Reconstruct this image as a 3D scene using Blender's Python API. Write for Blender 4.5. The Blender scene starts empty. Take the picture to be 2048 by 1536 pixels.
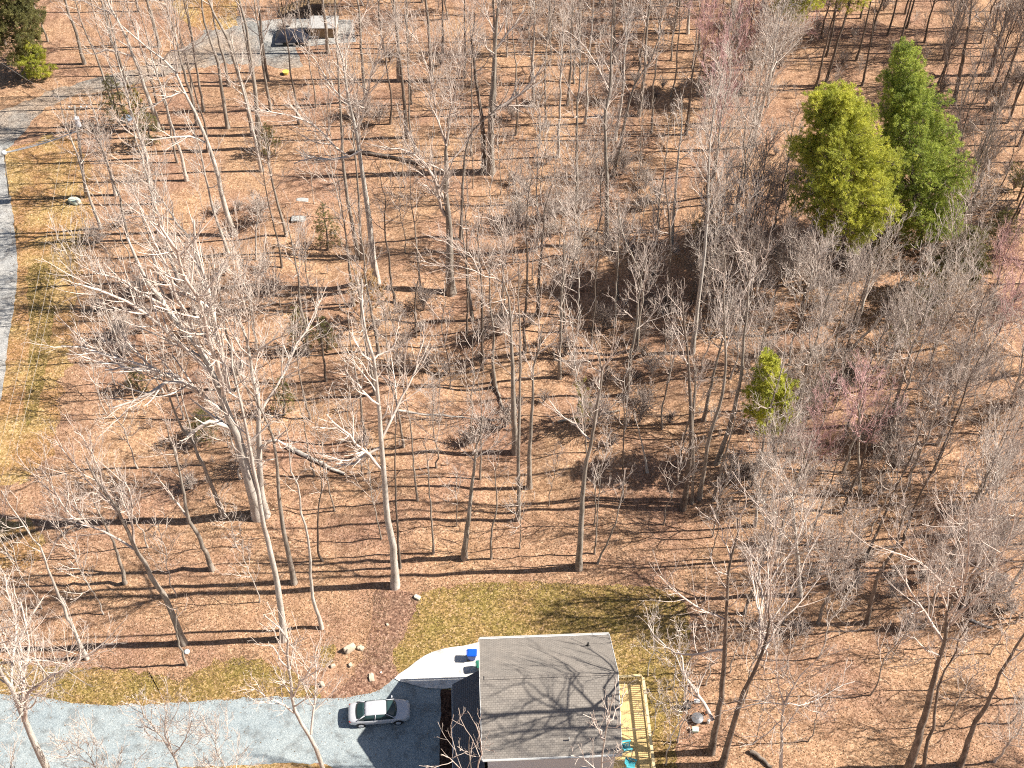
import bpy, bmesh, math, random
import numpy as np
from mathutils import Vector, Matrix

# ---------------------------------------------------------------- camera, light
SC = bpy.context.scene
COL = SC.collection
F_PX, PITCH, CAM_H = 2450.0, math.radians(49), 88.0
cam = bpy.data.objects.new('camera', bpy.data.cameras.new('camera'))
COL.objects.link(cam)
cam.location = (0, 0, CAM_H)
cam.rotation_euler = (math.pi / 2 - PITCH, 0, 0)
cam.data.sensor_width = 36
cam.data.lens = 36 * F_PX / 2048
cam.data.clip_start = 0.5
cam.data.clip_end = 6000
SC.camera = cam

SUN_EL, SUN_AZ = math.radians(44), math.radians(2.5)     # sun stands in the +x direction
world = bpy.data.worlds.new('World'); SC.world = world
world.use_nodes = True
wn = world.node_tree
sky = wn.nodes.new('ShaderNodeTexSky'); sky.sky_type = 'NISHITA'; sky.sun_disc = False
sky.sun_elevation = SUN_EL; sky.sun_rotation = math.pi / 2 - SUN_AZ
wn.links.new(sky.outputs[0], wn.nodes['Background'].inputs[0])
wn.nodes['Background'].inputs[1].default_value = 0.05
sl = bpy.data.lights.new('sun', 'SUN'); sl.energy = 5.0; sl.angle = math.radians(0.5); sl.color = (1.0, 0.95, 0.865)
sun = bpy.data.objects.new('sun', sl); COL.objects.link(sun)
sdir = Vector((math.cos(SUN_EL) * math.cos(SUN_AZ), math.cos(SUN_EL) * math.sin(SUN_AZ), math.sin(SUN_EL)))
sun.rotation_euler = sdir.to_track_quat('Z', 'Y').to_euler()
sun.location = (60, 0, 80)
SC.view_settings.view_transform = 'Standard'; SC.view_settings.look = 'None'
SC.view_settings.exposure = 0.84; SC.view_settings.gamma = 1
SC.cycles.use_denoising = False; SC.cycles.filter_width = 1.1
SC.cycles.max_bounces = 5; SC.cycles.diffuse_bounces = 1; SC.cycles.glossy_bounces = 3

# ---------------------------------------------------------------- measuring helpers (photo pixel -> place on the ground)
FW = np.array([0, math.cos(PITCH), -math.sin(PITCH)]); UP = np.array([0, math.sin(PITCH), math.cos(PITCH)])
def ray(u, v): return np.array([(u - 1024) / F_PX, 0, 0]) + UP * (768 - v) / F_PX + FW
def sstep(t):
    t = np.clip(t, 0, 1); return t * t * (3 - 2 * t)
def ground_h(x, y):
    x = np.asarray(x, float); y = np.asarray(y, float)
    xl = (230 - 1024) / F_PX * (0.656 * y + 66.4)
    m = sstep((y - 54) / 9) * sstep((x - xl) / 8) * (1 - sstep((y - 98) / 10))
    return m * (0.34 * np.sin(x * .41 + 1.3 * np.sin(y * .17)) + 0.26 * np.sin(y * .52 + x * .13 + 2) + 0.12 * np.sin(x * 1.1 + y * .7))
def G(u, v, z=None):
    d = ray(u, v); zz = 0.0 if z is None else z
    for _ in range(5):
        q = np.array([0, 0, CAM_H]) + d * ((zz - CAM_H) / d[2])
        if z is not None: break
        zz = float(ground_h(q[0], q[1]))
    return q
def on_plane(u, v, Y):
    d = ray(u, v); return np.array([0, 0, CAM_H]) + d * (Y / d[1])
def px_size(q): return float((np.asarray(q) - [0, 0, CAM_H]) @ FW) / F_PX      # metres per photo pixel there

# ---------------------------------------------------------------- materials
def new_mat(name):
    m = bpy.data.materials.new(name); m.use_nodes = True
    nt = m.node_tree; b = nt.nodes['Principled BSDF']
    return m, nt, b
def ramp(nt, stops, interp='LINEAR'):
    r = nt.nodes.new('ShaderNodeValToRGB'); cr = r.color_ramp; cr.interpolation = interp
    while len(cr.elements) < len(stops): cr.elements.new(0.5)
    for e, (p, c) in zip(cr.elements, stops): e.position = p; e.color = (*c, 1)
    return r
def coords(nt, scale=(1, 1, 1), kind='Object'):
    t = nt.nodes.new('ShaderNodeTexCoord'); mp = nt.nodes.new('ShaderNodeMapping')
    mp.inputs['Scale'].default_value = scale
    nt.links.new(t.outputs[kind], mp.inputs[0]); return mp.outputs[0]
def noise(nt, co, scale, detail=3, rough=.55):
    n = nt.nodes.new('ShaderNodeTexNoise'); n.inputs['Scale'].default_value = scale
    n.inputs['Detail'].default_value = detail; n.inputs['Roughness'].default_value = rough
    nt.links.new(co, n.inputs['Vector']); return n.outputs['Fac']
def voro(nt, co, scale, out='Color'):
    n = nt.nodes.new('ShaderNodeTexVoronoi'); n.inputs['Scale'].default_value = scale
    nt.links.new(co, n.inputs['Vector']); return n.outputs[out]
def mix(nt, fac, a, b, mode='MIX'):
    n = nt.nodes.new('ShaderNodeMix'); n.data_type = 'RGBA'; n.blend_type = mode
    for sock, v in ((n.inputs[0], fac), (n.inputs[6], a), (n.inputs[7], b)):
        if hasattr(v, 'is_linked'): nt.links.new(v, sock)
        elif isinstance(v, (tuple, list)): sock.default_value = (*v, 1)
        else: sock.default_value = v
    return n.outputs[2]
def bump(nt, b, h, strength, dist):
    n = nt.nodes.new('ShaderNodeBump'); n.inputs['Strength'].default_value = strength; n.inputs['Distance'].default_value = dist
    nt.links.new(h, n.inputs['Height']); nt.links.new(n.outputs[0], b.inputs['Normal'])
def plain(name, col, rough=.6, metal=0, var=.12, scale=6):
    m, nt, b = new_mat(name)
    co = coords(nt); n = noise(nt, co, scale, 4)
    r = ramp(nt, [(.3, tuple(c * (1 - var) for c in col)), (.7, tuple(min(1, c * (1 + var)) for c in col))])
    nt.links.new(n, r.inputs[0]); nt.links.new(r.outputs[0], b.inputs['Base Color'])
    b.inputs['Roughness'].default_value = rough; b.inputs['Metallic'].default_value = metal
    return m

def leafy_ground(name, cells, patch_a, patch_b, patch_scale, patch_lo=.42, patch_hi=.6, cell=7.5, tint=None):
    """dry leaves / grass: a mosaic of leaf sized cells, fine grain, and broad soft patches"""
    m, nt, b = new_mat(name)
    co = coords(nt)
    n0 = nt.nodes.new('ShaderNodeTexNoise'); n0.inputs['Scale'].default_value = 9; nt.links.new(co, n0.inputs['Vector'])
    warp = nt.nodes.new('ShaderNodeVectorMath'); warp.operation = 'MULTIPLY_ADD'
    nt.links.new(n0.outputs['Color'], warp.inputs[0]); warp.inputs[1].default_value = (.16, .16, 0); nt.links.new(co, warp.inputs[2])
    v = voro(nt, warp.outputs[0], cell)
    sep = nt.nodes.new('ShaderNodeSeparateColor'); nt.links.new(v, sep.inputs[0])
    r = ramp(nt, cells, 'LINEAR'); nt.links.new(sep.outputs[0], r.inputs[0])
    v2 = voro(nt, warp.outputs[0], cell * 2.3); sep2 = nt.nodes.new('ShaderNodeSeparateColor'); nt.links.new(v2, sep2.inputs[0])
    g = ramp(nt, [(0, (.66, .66, .66)), (.25, (.88, .88, .88)), (1, (1.18, 1.16, 1.14))]); nt.links.new(sep2.outputs[1], g.inputs[0])
    c = mix(nt, .85, r.outputs[0], g.outputs[0], 'MULTIPLY')
    pn = noise(nt, co, patch_scale, 5, .6)
    pr_ = ramp(nt, [(patch_lo, patch_a), (patch_hi, patch_b)]); nt.links.new(pn, pr_.inputs[0])
    c = mix(nt, .8, c, pr_.outputs[0], 'MULTIPLY')
    mn = noise(nt, co, patch_scale * 6, 4, .65)
    mr = ramp(nt, [(.34, (.62, .58, .56)), (.5, (1, 1, 1)), (.7, (1.15, 1.12, 1.1))]); nt.links.new(mn, mr.inputs[0])
    c = mix(nt, .8, c, mr.outputs[0], 'MULTIPLY')
    nt.links.new(c, b.inputs['Base Color']); b.inputs['Roughness'].default_value = .9
    b.inputs['Specular IOR Level'].default_value = .15
    bump(nt, b, sep.outputs[1], .9, .06)
    return m

M = {}
M['litter'] = leafy_ground('leaf_litter', [(0, (.25, .15, .095)), (.25, (.37, .225, .145)), (.6, (.475, .295, .195)), (.88, (.55, .36, .245)), (1, (.64, .45, .325))],
                           (.80, .72, .72), (1.12, 1.08, .94), .12, .36, .62, cell=8.5)
M['lawn'] = leafy_ground('lawn_grass', [(0, (.12, .09, .03)), (.3, (.22, .16, .055)), (.65, (.33, .235, .09)), (.88, (.46, .33, .15)), (1, (.54, .39, .24))],
                         (.88, .90, .68), (1.2, 1.06, 1.08), .33, .36, .62, 9)
M['verge'] = leafy_ground('verge_grass', [(0, (.22, .15, .06)), (.3, (.37, .26, .11)), (.65, (.50, .35, .17)), (.9, (.60, .43, .24)), (1, (.68, .52, .34))],
                          (.88, .66, .62), (1.12, 1.05, .92), .22, .42, .58, 8)
M['mulch'] = leafy_ground('mulch_cover', [(0, (.12, .065, .045)), (.3, (.22, .13, .09)), (.65, (.32, .195, .135)), (.9, (.42, .27, .19)), (1, (.52, .36, .27))],
                          (.9, .88, .86), (1.1, 1.02, 1), .3, .4, .6, 8)
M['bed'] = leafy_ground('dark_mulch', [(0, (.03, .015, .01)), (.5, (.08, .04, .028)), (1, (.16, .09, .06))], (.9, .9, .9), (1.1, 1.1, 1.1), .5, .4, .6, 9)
M['gravel'] = leafy_ground('gravel_stone', [(0, (.32, .37, .395)), (.3, (.37, .42, .435)), (.7, (.41, .455, .465)), (1, (.47, .51, .515))],
                           (.90, .93, .95), (1.06, 1.05, 1.03), .16, .4, .6, 16)
M['road'] = leafy_ground('road_surface', [(0, (.36, .35, .33)), (.5, (.48, .46, .43)), (1, (.58, .56, .53))], (.9, .92, .95), (1.05, 1.03, 1), .2, .4, .6, 14)
M['far_gravel'] = leafy_ground('old_gravel', [(0, (.20, .18, .16)), (.5, (.36, .32, .28)), (1, (.50, .45, .38))], (.8, .9, 1.0), (1.15, .95, .8), .12, .4, .6, 9)

m, nt, b = new_mat('pale_concrete')
co = coords(nt); n = noise(nt, co, .7, 5, .6); r = ramp(nt, [(.34, (.42, .40, .38)), (.46, (.72, .69, .65)), (.7, (.80, .77, .74))]); nt.links.new(n, r.inputs[0])
nt.links.new(r.outputs[0], b.inputs['Base Color']); b.inputs['Roughness'].default_value = .85
n2 = noise(nt, co, 30, 4); bump(nt, b, n2, .25, .02); M['concrete'] = m

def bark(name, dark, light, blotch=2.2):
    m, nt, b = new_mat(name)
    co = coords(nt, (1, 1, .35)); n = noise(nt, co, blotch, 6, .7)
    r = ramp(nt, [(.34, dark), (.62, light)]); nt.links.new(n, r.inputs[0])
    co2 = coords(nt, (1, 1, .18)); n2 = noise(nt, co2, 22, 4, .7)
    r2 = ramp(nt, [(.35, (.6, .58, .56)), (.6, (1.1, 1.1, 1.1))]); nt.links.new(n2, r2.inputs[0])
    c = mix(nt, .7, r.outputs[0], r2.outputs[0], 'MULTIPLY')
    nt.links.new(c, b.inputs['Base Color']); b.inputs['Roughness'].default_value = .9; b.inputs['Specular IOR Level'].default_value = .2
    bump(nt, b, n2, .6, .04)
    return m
def twig(name, a, bcol):
    m, nt, b = new_mat(name)
    co = coords(nt); n = noise(nt, co, .8, 3); r = ramp(nt, [(.35, a), (.65, bcol)]); nt.links.new(n, r.inputs[0])
    nt.links.new(r.outputs[0], b.inputs['Base Color']); b.inputs['Roughness'].default_value = .85; b.inputs['Specular IOR Level'].default_value = .2
    return m
M['bark_p'] = bark('pale_bark', (.46, .40, .34), (.76, .69, .61)); M['twig_p'] = twig('pale_twigs', (.62, .50, .42), (.84, .72, .62))
M['bark_g'] = bark('grey_brown_bark', (.22, .185, .15), (.50, .43, .36)); M['twig_g'] = twig('grey_twigs', (.52, .41, .345), (.76, .64, .55))
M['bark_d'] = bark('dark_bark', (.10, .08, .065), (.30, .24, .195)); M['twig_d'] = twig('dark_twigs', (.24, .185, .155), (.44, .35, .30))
M['bark_r'] = M['bark_g']; M['twig_r'] = twig('reddish_twigs', (.64, .37, .35), (.86, .56, .52))
def leaf_mat(name, cols):
    m, nt, b = new_mat(name)
    gi = nt.nodes.new('ShaderNodeNewGeometry')
    r = ramp(nt, cols); nt.links.new(gi.outputs['Random Per Island'], r.inputs[0])
    co = coords(nt); n = noise(nt, co, .45, 3); r2 = ramp(nt, [(.35, (.7, .75, .7)), (.65, (1.25, 1.2, 1.0))]); nt.links.new(n, r2.inputs[0])
    c = mix(nt, 1, r.outputs[0], r2.outputs[0], 'MULTIPLY')
    nt.links.new(c, b.inputs['Base Color']); b.inputs['Roughness'].default_value = .6
    tr = nt.nodes.new('ShaderNodeBsdfTranslucent'); nt.links.new(c, tr.inputs[0])
    ms = nt.nodes.new('ShaderNodeMixShader'); ms.inputs[0].default_value = .45
    out = nt.nodes['Material Output']
    nt.links.new(b.outputs[0], ms.inputs[1]); nt.links.new(tr.outputs[0], ms.inputs[2]); nt.links.new(ms.outputs[0], out.inputs[0])
    return m
M['needles'] = leaf_mat('pine_needles', [(0, (.18, .24, .06)), (.5, (.42, .50, .11)), (.85, (.58, .64, .14)), (1, (.68, .68, .20))])
M['needles_y'] = leaf_mat('yellow_green_needles', [(0, (.32, .35, .06)), (.5, (.60, .61, .10)), (1, (.76, .74, .17))])
M['cedar'] = leaf_mat('cedar_foliage', [(0, (.12, .12, .05)), (.5, (.26, .25, .10)), (1, (.40, .36, .15))])
M['tan_leaf'] = leaf_mat('dry_tan_leaves', [(0, (.45, .27, .12)), (.5, (.62, .40, .2)), (1, (.78, .55, .33))])
M['moss'] = leaf_mat('yellow_bush_leaves', [(0, (.25, .22, .06)), (.5, (.42, .36, .1)), (1, (.58, .48, .18))])

# ---------------------------------------------------------------- object helpers
def tag(o, label=None, cat=None, group=None, kind=None):
    if label: o['label'] = label
    if cat: o['category'] = cat
    if group: o['group'] = group
    if kind: o['kind'] = kind
    return o
def empty(name, loc, label, cat, group=None, rz=0):
    o = bpy.data.objects.new(name, None); COL.objects.link(o); o.location = loc; o.rotation_euler = (0, 0, rz)
    o.empty_display_size = .3
    return tag(o, label, cat, group)
def link(name, me, parent=None, mats=(), smooth=False):
    o = bpy.data.objects.new(name, me); COL.objects.link(o)
    for q in mats:
        if q.name not in [x.name for x in me.materials if x]: me.materials.append(q)
    if parent: o.parent = parent
    return o
def fast_mesh(name, V, Q=None, T=None, smooth=True):
    """mesh from numpy: V (n,3), Q (m,4) quads, T (k,3) triangles"""
    me = bpy.data.meshes.new(name)
    Q = np.zeros((0, 4), np.int32) if Q is None else Q; T = np.zeros((0, 3), np.int32) if T is None else T
    me.vertices.add(len(V)); me.vertices.foreach_set('co', np.ascontiguousarray(V, np.float32).ravel())
    me.loops.add(Q.size + T.size); me.polygons.add(len(Q) + len(T))
    me.loops.foreach_set('vertex_index', np.concatenate([Q.ravel(), T.ravel()]).astype(np.int32))
    st = np.concatenate([np.arange(len(Q)) * 4, Q.size + np.arange(len(T)) * 3]).astype(np.int32)
    me.polygons.foreach_set('loop_start', st)
    me.polygons.foreach_set('use_smooth', np.full(len(Q) + len(T), smooth))
    me.update(calc_edges=True); return me
class MB:
    """collects shapes into one bmesh"""
    def __init__(s): s.bm = bmesh.new()
    def box(s, c, d, rz=0, bev=0, rx=0, ry=0):
        r = bmesh.ops.create_cube(s.bm, size=1)
        mt = Matrix.Translation(c) @ Matrix.Rotation(rz, 4, 'Z') @ Matrix.Rotation(ry, 4, 'Y') @ Matrix.Rotation(rx, 4, 'X') @ Matrix.Diagonal((*d, 1))
        bmesh.ops.transform(s.bm, matrix=mt, verts=r['verts'])
        if bev:
            es = list({e for v in r['verts'] for e in v.link_edges})
            bmesh.ops.bevel(s.bm, geom=es, offset=bev, segments=2, affect='EDGES')
        return s
    def cyl(s, a, b, r0, r1=None, n=12):
        a = Vector(a); b = Vector(b); d = b - a; r1 = r0 if r1 is None else r1
        mt = Matrix.Translation((a + b) / 2) @ d.to_track_quat('Z', 'Y').to_matrix().to_4x4()
        bmesh.ops.create_cone(s.bm, cap_ends=True, segments=n, radius1=r0, radius2=r1, depth=d.length, matrix=mt); return s
    def prism(s, pts, z0, z1):
        lo = [s.bm.verts.new((p[0], p[1], z0)) for p in pts]; hi = [s.bm.verts.new((p[0], p[1], z1)) for p in pts]
        n = len(pts)
        s.bm.faces.new(hi); s.bm.faces.new(lo[::-1])
        for i in range(n): s.bm.faces.new((lo[i], lo[(i + 1) % n], hi[(i + 1) % n], hi[i]))
        return s
    def face(s, pts): s.bm.faces.new([s.bm.verts.new(p) for p in pts]); return s
    def build(s, name, mat, parent=None, smooth=False):
        bmesh.ops.recalc_face_normals(s.bm, faces=s.bm.faces)
        me = bpy.data.meshes.new(name); s.bm.to_mesh(me); s.bm.free()
        if smooth:
            for p in me.polygons: p.use_smooth = True
        return link(name, me, parent, (mat,))

# ---------------------------------------------------------------- setting: ground and sheets
def axis(lo, hi, step, far, n=14):
    core = np.arange(lo, hi + .01, step)
    g = np.geomspace(1, far, n)
    return np.concatenate([lo - g[::-1], core, hi + g])
xs = axis(-90, 90, .8, 1500); ys = axis(30, 150, .8, 1500)
X, Y = np.meshgrid(xs, ys); V = np.stack([X.ravel(), Y.ravel(), ground_h(X, Y).ravel()], 1)
nx, ny = len(xs), len(ys); I = np.arange(nx * ny).reshape(ny, nx)
Q = np.stack([I[:-1, :-1].ravel(), I[:-1, 1:].ravel(), I[1:, 1:].ravel(), I[1:, :-1].ravel()], 1)
tag(link('ground', fast_mesh('ground', V, Q), mats=(M['litter'],)), kind='structure')

def smooth_loop(pts, jit, step, seed, sharp=False):
    rnd = random.Random(seed); P = [Vector((*G(u, v, 0)[:2], 0)) for u, v in pts]; out = []; n = len(P)
    for i in range(n):
        p0, p1, p2, p3 = P[i - 1], P[i], P[(i + 1) % n], P[(i + 2) % n]
        k = max(1, int((p2 - p1).length / step))
        for j in range(k):
            t = j / k
            q = p1.lerp(p2, t) if sharp else 0.5 * ((2 * p1) + (p2 - p0) * t + (2 * p0 - 5 * p1 + 4 * p2 - p3) * t * t + (3 * p1 - p0 - 3 * p2 + p3) * t ** 3)
            out.append((q.x + rnd.gauss(0, jit), q.y + rnd.gauss(0, jit)))
    return out
def sheet(name, pts, mat, z, jit=.12, step=.5, seed=1, thick=None, sharp=False):
    loop = smooth_loop(pts, jit, step, seed, sharp)
    bm = bmesh.new()
    vs = [bm.verts.new((x, y, z)) for x, y in loop]
    f = bm.faces.new(vs)
    if f.normal.z < 0: f.normal_flip()
    if thick:
        r = bmesh.ops.extrude_face_region(bm, geom=[f]); f2 = [g for g in r['geom'] if isinstance(g, bmesh.types.BMVert)]
        bmesh.ops.translate(bm, verts=f2, vec=(0, 0, thick)); bm.normal_update()
    bmesh.ops.triangulate(bm, faces=bm.faces[:], ngon_method='EAR_CLIP')
    bm.normal_update()
    up = sum(f.normal.z * f.calc_area() for f in bm.faces)
    if up < 0 and not thick: bmesh.ops.reverse_faces(bm, faces=bm.faces[:])
    if thick: bmesh.ops.recalc_face_normals(bm, faces=bm.faces[:])
    me = bpy.data.meshes.new(name); bm.to_mesh(me); bm.free()
    return tag(link(name, me, mats=(mat,)), kind='structure')
sheet('lawn', [(838, 1186), (900, 1172), (1000, 1163), (1130, 1166), (1250, 1172), (1340, 1184), (1376, 1230), (1378, 1330), (1366, 1420), (1352, 1500), (1345, 1640), (960, 1640), (900, 1390), (806, 1356), (788, 1325), (790, 1298), (805, 1275), (824, 1235), (834, 1205)], M['lawn'], .004, .10, .35, 2)
sheet('mulch_path', [(752, 1182), (800, 1180), (834, 1190), (824, 1235), (805, 1275), (789, 1300), (789, 1330), (800, 1356), (770, 1376), (735, 1390), (688, 1398), (655, 1396), (690, 1370), (722, 1320), (738, 1270), (748, 1220)], M['mulch'], .008, .1, .35, 3)
sheet('grass_strip', [(-80, 1322), (60, 1328), (180, 1338), (300, 1344), (350, 1362), (378, 1352), (410, 1334), (465, 1318), (530, 1325), (590, 1350), (625, 1378), (630, 1400), (450, 1412), (180, 1420), (-80, 1405)], M['lawn'], .004, .16, .35, 4)
sheet('grass_patch', [(640, 1292), (665, 1288), (672, 1310), (660, 1332), (640, 1330)], M['lawn'], .004, .1, .3, 5)
sheet('lower_grass', [(-120, 1530), (150, 1532), (300, 1531), (450, 1528), (560, 1522), (640, 1526), (700, 1560), (750, 1700), (-160, 1700)], M['verge'], .004, .12, .4, 6)
sheet('road_verge', [(-60, 300), (40, 290), (110, 272), (165, 292), (182, 380), (172, 480), (150, 600), (138, 700), (122, 800), (105, 880), (60, 955), (0, 965), (-60, 965)], M['verge'], .004, .3, .6, 7)
sheet('yard_grass', [(-60, 1052), (30, 1045), (78, 1060), (85, 1100), (60, 1130), (-60, 1136)], M['verge'], .004, .25, .4, 8)
sheet('bright_verge', [(55, 545), (95, 530), (110, 600), (98, 700), (80, 800), (55, 850), (50, 780), (60, 680)], M['lawn'], .008, .09, .5, 18)
sheet('driveway', [(-90, 1384), (0, 1388), (60, 1393), (120, 1401), (180, 1409), (300, 1409), (450, 1399), (560, 1394), (640, 1397), (690, 1394), (740, 1386), (770, 1373), (798, 1356), (840, 1372), (884, 1379), (884, 1700), (770, 1700), (720, 1590), (660, 1532), (560, 1527), (450, 1532), (300, 1535), (150, 1536), (-90, 1538)], M['gravel'], .014, .05, .4, 9)
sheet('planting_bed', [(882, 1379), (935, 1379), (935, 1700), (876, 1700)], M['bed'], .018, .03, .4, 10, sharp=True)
sheet('concrete_pad', [(789, 1358), (815, 1338), (850, 1312), (885, 1299), (925, 1293), (985, 1290), (985, 1386), (930, 1374), (890, 1378), (850, 1376), (818, 1368)], M['concrete'], .02, .004, .6, 11, thick=.08)
sheet('road', [(-400, 260), (-60, 262), (2, 296), (10, 340), (22, 400), (31, 480), (35, 540), (30, 600), (22, 650), (14, 700), (9, 750), (-4, 810), (-60, 850), (-400, 860)], M['road'], .012, .05, .5, 12)
sheet('gravel_lane', [(-60, 236), (0, 222), (35, 208), (70, 194), (120, 176), (180, 160), (260, 140), (330, 112), (390, 84), (420, 50), (470, 30), (560, 60), (592, 100), (594, 138), (500, 128), (430, 130), (350, 146), (280, 166), (215, 182), (150, 190), (112, 206), (80, 226), (50, 256), (10, 300), (-60, 300)], M['far_gravel'], .008, .18, .6, 13)
sheet('sandy_patch', [(350, -60), (470, -60), (478, 30), (440, 60), (360, 40)], M['verge'], .012, .3, .6, 14)
sheet('patio', [(524, 42), (572, 36), (600, 36), (706, 40), (712, 84), (620, 92), (562, 98), (530, 80)], M['road'], .016, .02, .6, 15, sharp=True)

# ---------------------------------------------------------------- tree machinery
def norm(a): return a / np.maximum(np.linalg.norm(a, axis=-1, keepdims=True), 1e-9)
def resample(P, k):
    P = np.asarray(P, float); s = np.r_[0, np.cumsum(np.linalg.norm(np.diff(P, axis=0), axis=1))]
    if len(P) > 2:        # catmull through the points
        Q = []; n = len(P)
        for i in range(n - 1):
            p0 = P[max(i - 1, 0)]; p1 = P[i]; p2 = P[i + 1]; p3 = P[min(i + 2, n - 1)]
            for t in np.linspace(0, 1, 8, endpoint=False):
                Q.append(.5 * (2 * p1 + (p2 - p0) * t + (2 * p0 - 5 * p1 + 4 * p2 - p3) * t * t + (3 * p1 - p0 - 3 * p2 + p3) * t ** 3))
        Q.append(P[-1]); P = np.array(Q); s = np.r_[0, np.cumsum(np.linalg.norm(np.diff(P, axis=0), axis=1))]
    t = np.linspace(0, s[-1], k)
    return np.stack([np.interp(t, s, P[:, i]) for i in range(3)], 1)
def tubes(P, R, sides):
    """P (n,k,3), R (n,k) -> verts, quads"""
    n, k, _ = P.shape
    T = norm(np.gradient(P, axis=1)) if k > 2 else norm(np.repeat(P[:, 1:2] - P[:, :1], 2, axis=1))
    mt = norm(T.mean(axis=1)); ref = np.where(np.abs(mt[:, 2:3]) < .9, np.array([[0, 0, 1.]]), np.array([[1., 0, 0]]))[:, None, :]
    U = norm(np.cross(T, np.broadcast_to(ref, T.shape))); W = np.cross(T, U)
    a = np.arange(sides) * 2 * math.pi / sides
    ring = P[:, :, None, :] + R[:, :, None, None] * (np.cos(a)[None, None, :, None] * U[:, :, None, :] + np.sin(a)[None, None, :, None] * W[:, :, None, :])
    idx = np.arange(n * k * sides).reshape(n, k, sides); nxt = np.roll(idx, -1, axis=2)
    Q = np.stack([idx[:, :-1], nxt[:, :-1], nxt[:, 1:], idx[:, 1:]], -1).reshape(-1, 4)
    return ring.reshape(-1, 3), Q
def spawn(P, R, rate, t0, ang, lf, k, rf, rng, up=.25, wig=.12, rmin=.008, lmin=.3, lmax=9, out=None, t1=1.0):
    """children for every parent polyline"""
    n, kk, _ = P.shape
    L = np.linalg.norm(np.diff(P, axis=1), axis=2).sum(1)
    cnt = np.maximum(1, np.round(rate(L) if callable(rate) else L * rate).astype(int))
    idx = np.repeat(np.arange(n), cnt)
    order = np.concatenate([np.arange(c) for c in cnt]); tot = cnt[idx]
    t = t0 + (t1 - t0) * (order + rng.random(len(idx)) * .9) / tot
    f = np.clip(t, 0, .999) * (kk - 1); i = f.astype(int); fr = (f - i)[:, None]
    A = P[idx, i]; B = P[idx, i + 1]; pos = A + (B - A) * fr; d = norm(B - A)
    r = R[idx, i] * (1 - fr[:, 0]) + R[idx, i + 1] * fr[:, 0]
    ln = np.clip(L[idx] * lf * (1.15 - .75 * (t - t0) / (1 - t0)) * rng.uniform(.6, 1.25, len(idx)), lmin, lmax)
    ref = np.where(np.abs(d[:, 2:3]) < .9, np.array([[0, 0, 1.]]), np.array([[1., 0, 0]]))
    U = norm(np.cross(d, ref)); W = np.cross(d, U)
    ph = order * 2.4 + rng.uniform(0, 6.28, n)[idx] + rng.normal(0, .35, len(idx))
    al = np.radians(rng.uniform(ang[0], ang[1], len(idx)))
    c = np.cos(al)[:, None] * d + np.sin(al)[:, None] * (np.cos(ph)[:, None] * U + np.sin(ph)[:, None] * W)
    c[:, 2] += up * .6; c = norm(c)
    pts = [pos]
    for j in range(k - 1):
        pts.append(pts[-1] + c * (ln / (k - 1))[:, None])
        c = c + rng.normal(0, wig, c.shape); c[:, 2] += up * .5; c = norm(c)
    C = np.stack(pts, 1)
    r0 = np.maximum(r * rf * rng.uniform(.8, 1.1, len(idx)), rmin * 1.15)
    taper = np.linspace(1, .38, k)[None]
    return C, np.maximum(r0[:, None] * taper, rmin)
class Tree:
    def __init__(s, seed): s.rng = np.random.default_rng(seed); s.tv = []; s.cv = []
    def add(s, lst, P, R, sides):
        V, Q = tubes(P, R, sides); lst.append((V, Q))
    def mesh(s, lst, name, smooth=True):
        off = 0; Vs = []; Qs = []
        for V, Q in lst: Vs.append(V); Qs.append(Q + off); off += len(V)
        return fast_mesh(name, np.concatenate(Vs), np.concatenate(Qs), smooth=smooth)
    def twigs(s, P, R, fine=1.0, up=.25, t0=.15, lvl3=True, ang=(24, 52), rm=.0058):
        g = s.rng
        P2, R2 = spawn(P, R, lambda L: L * 1.9 * fine, t0, ang, .42, 5, .55, g, up=up, wig=.08, rmin=.0115, lmin=.8, lmax=3.6)
        s.add(s.cv, P2, R2, 4)
        P3, R3 = spawn(P2, R2, lambda L: L * 3.1 * fine, .12, (22, 50), .5, 4, .62, g, up=up, wig=.09, rmin=.0075, lmin=.4, lmax=1.6)
        s.add(s.cv, P3, R3, 3)
        if lvl3:
            P4, R4 = spawn(P3, R3, lambda L: L * 4.2 * fine, .15, (20, 48), .6, 3, .72, g, up=up, wig=.08, rmin=rm, lmin=.25, lmax=.8)
            s.add(s.cv, P4, R4, 3)

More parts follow.
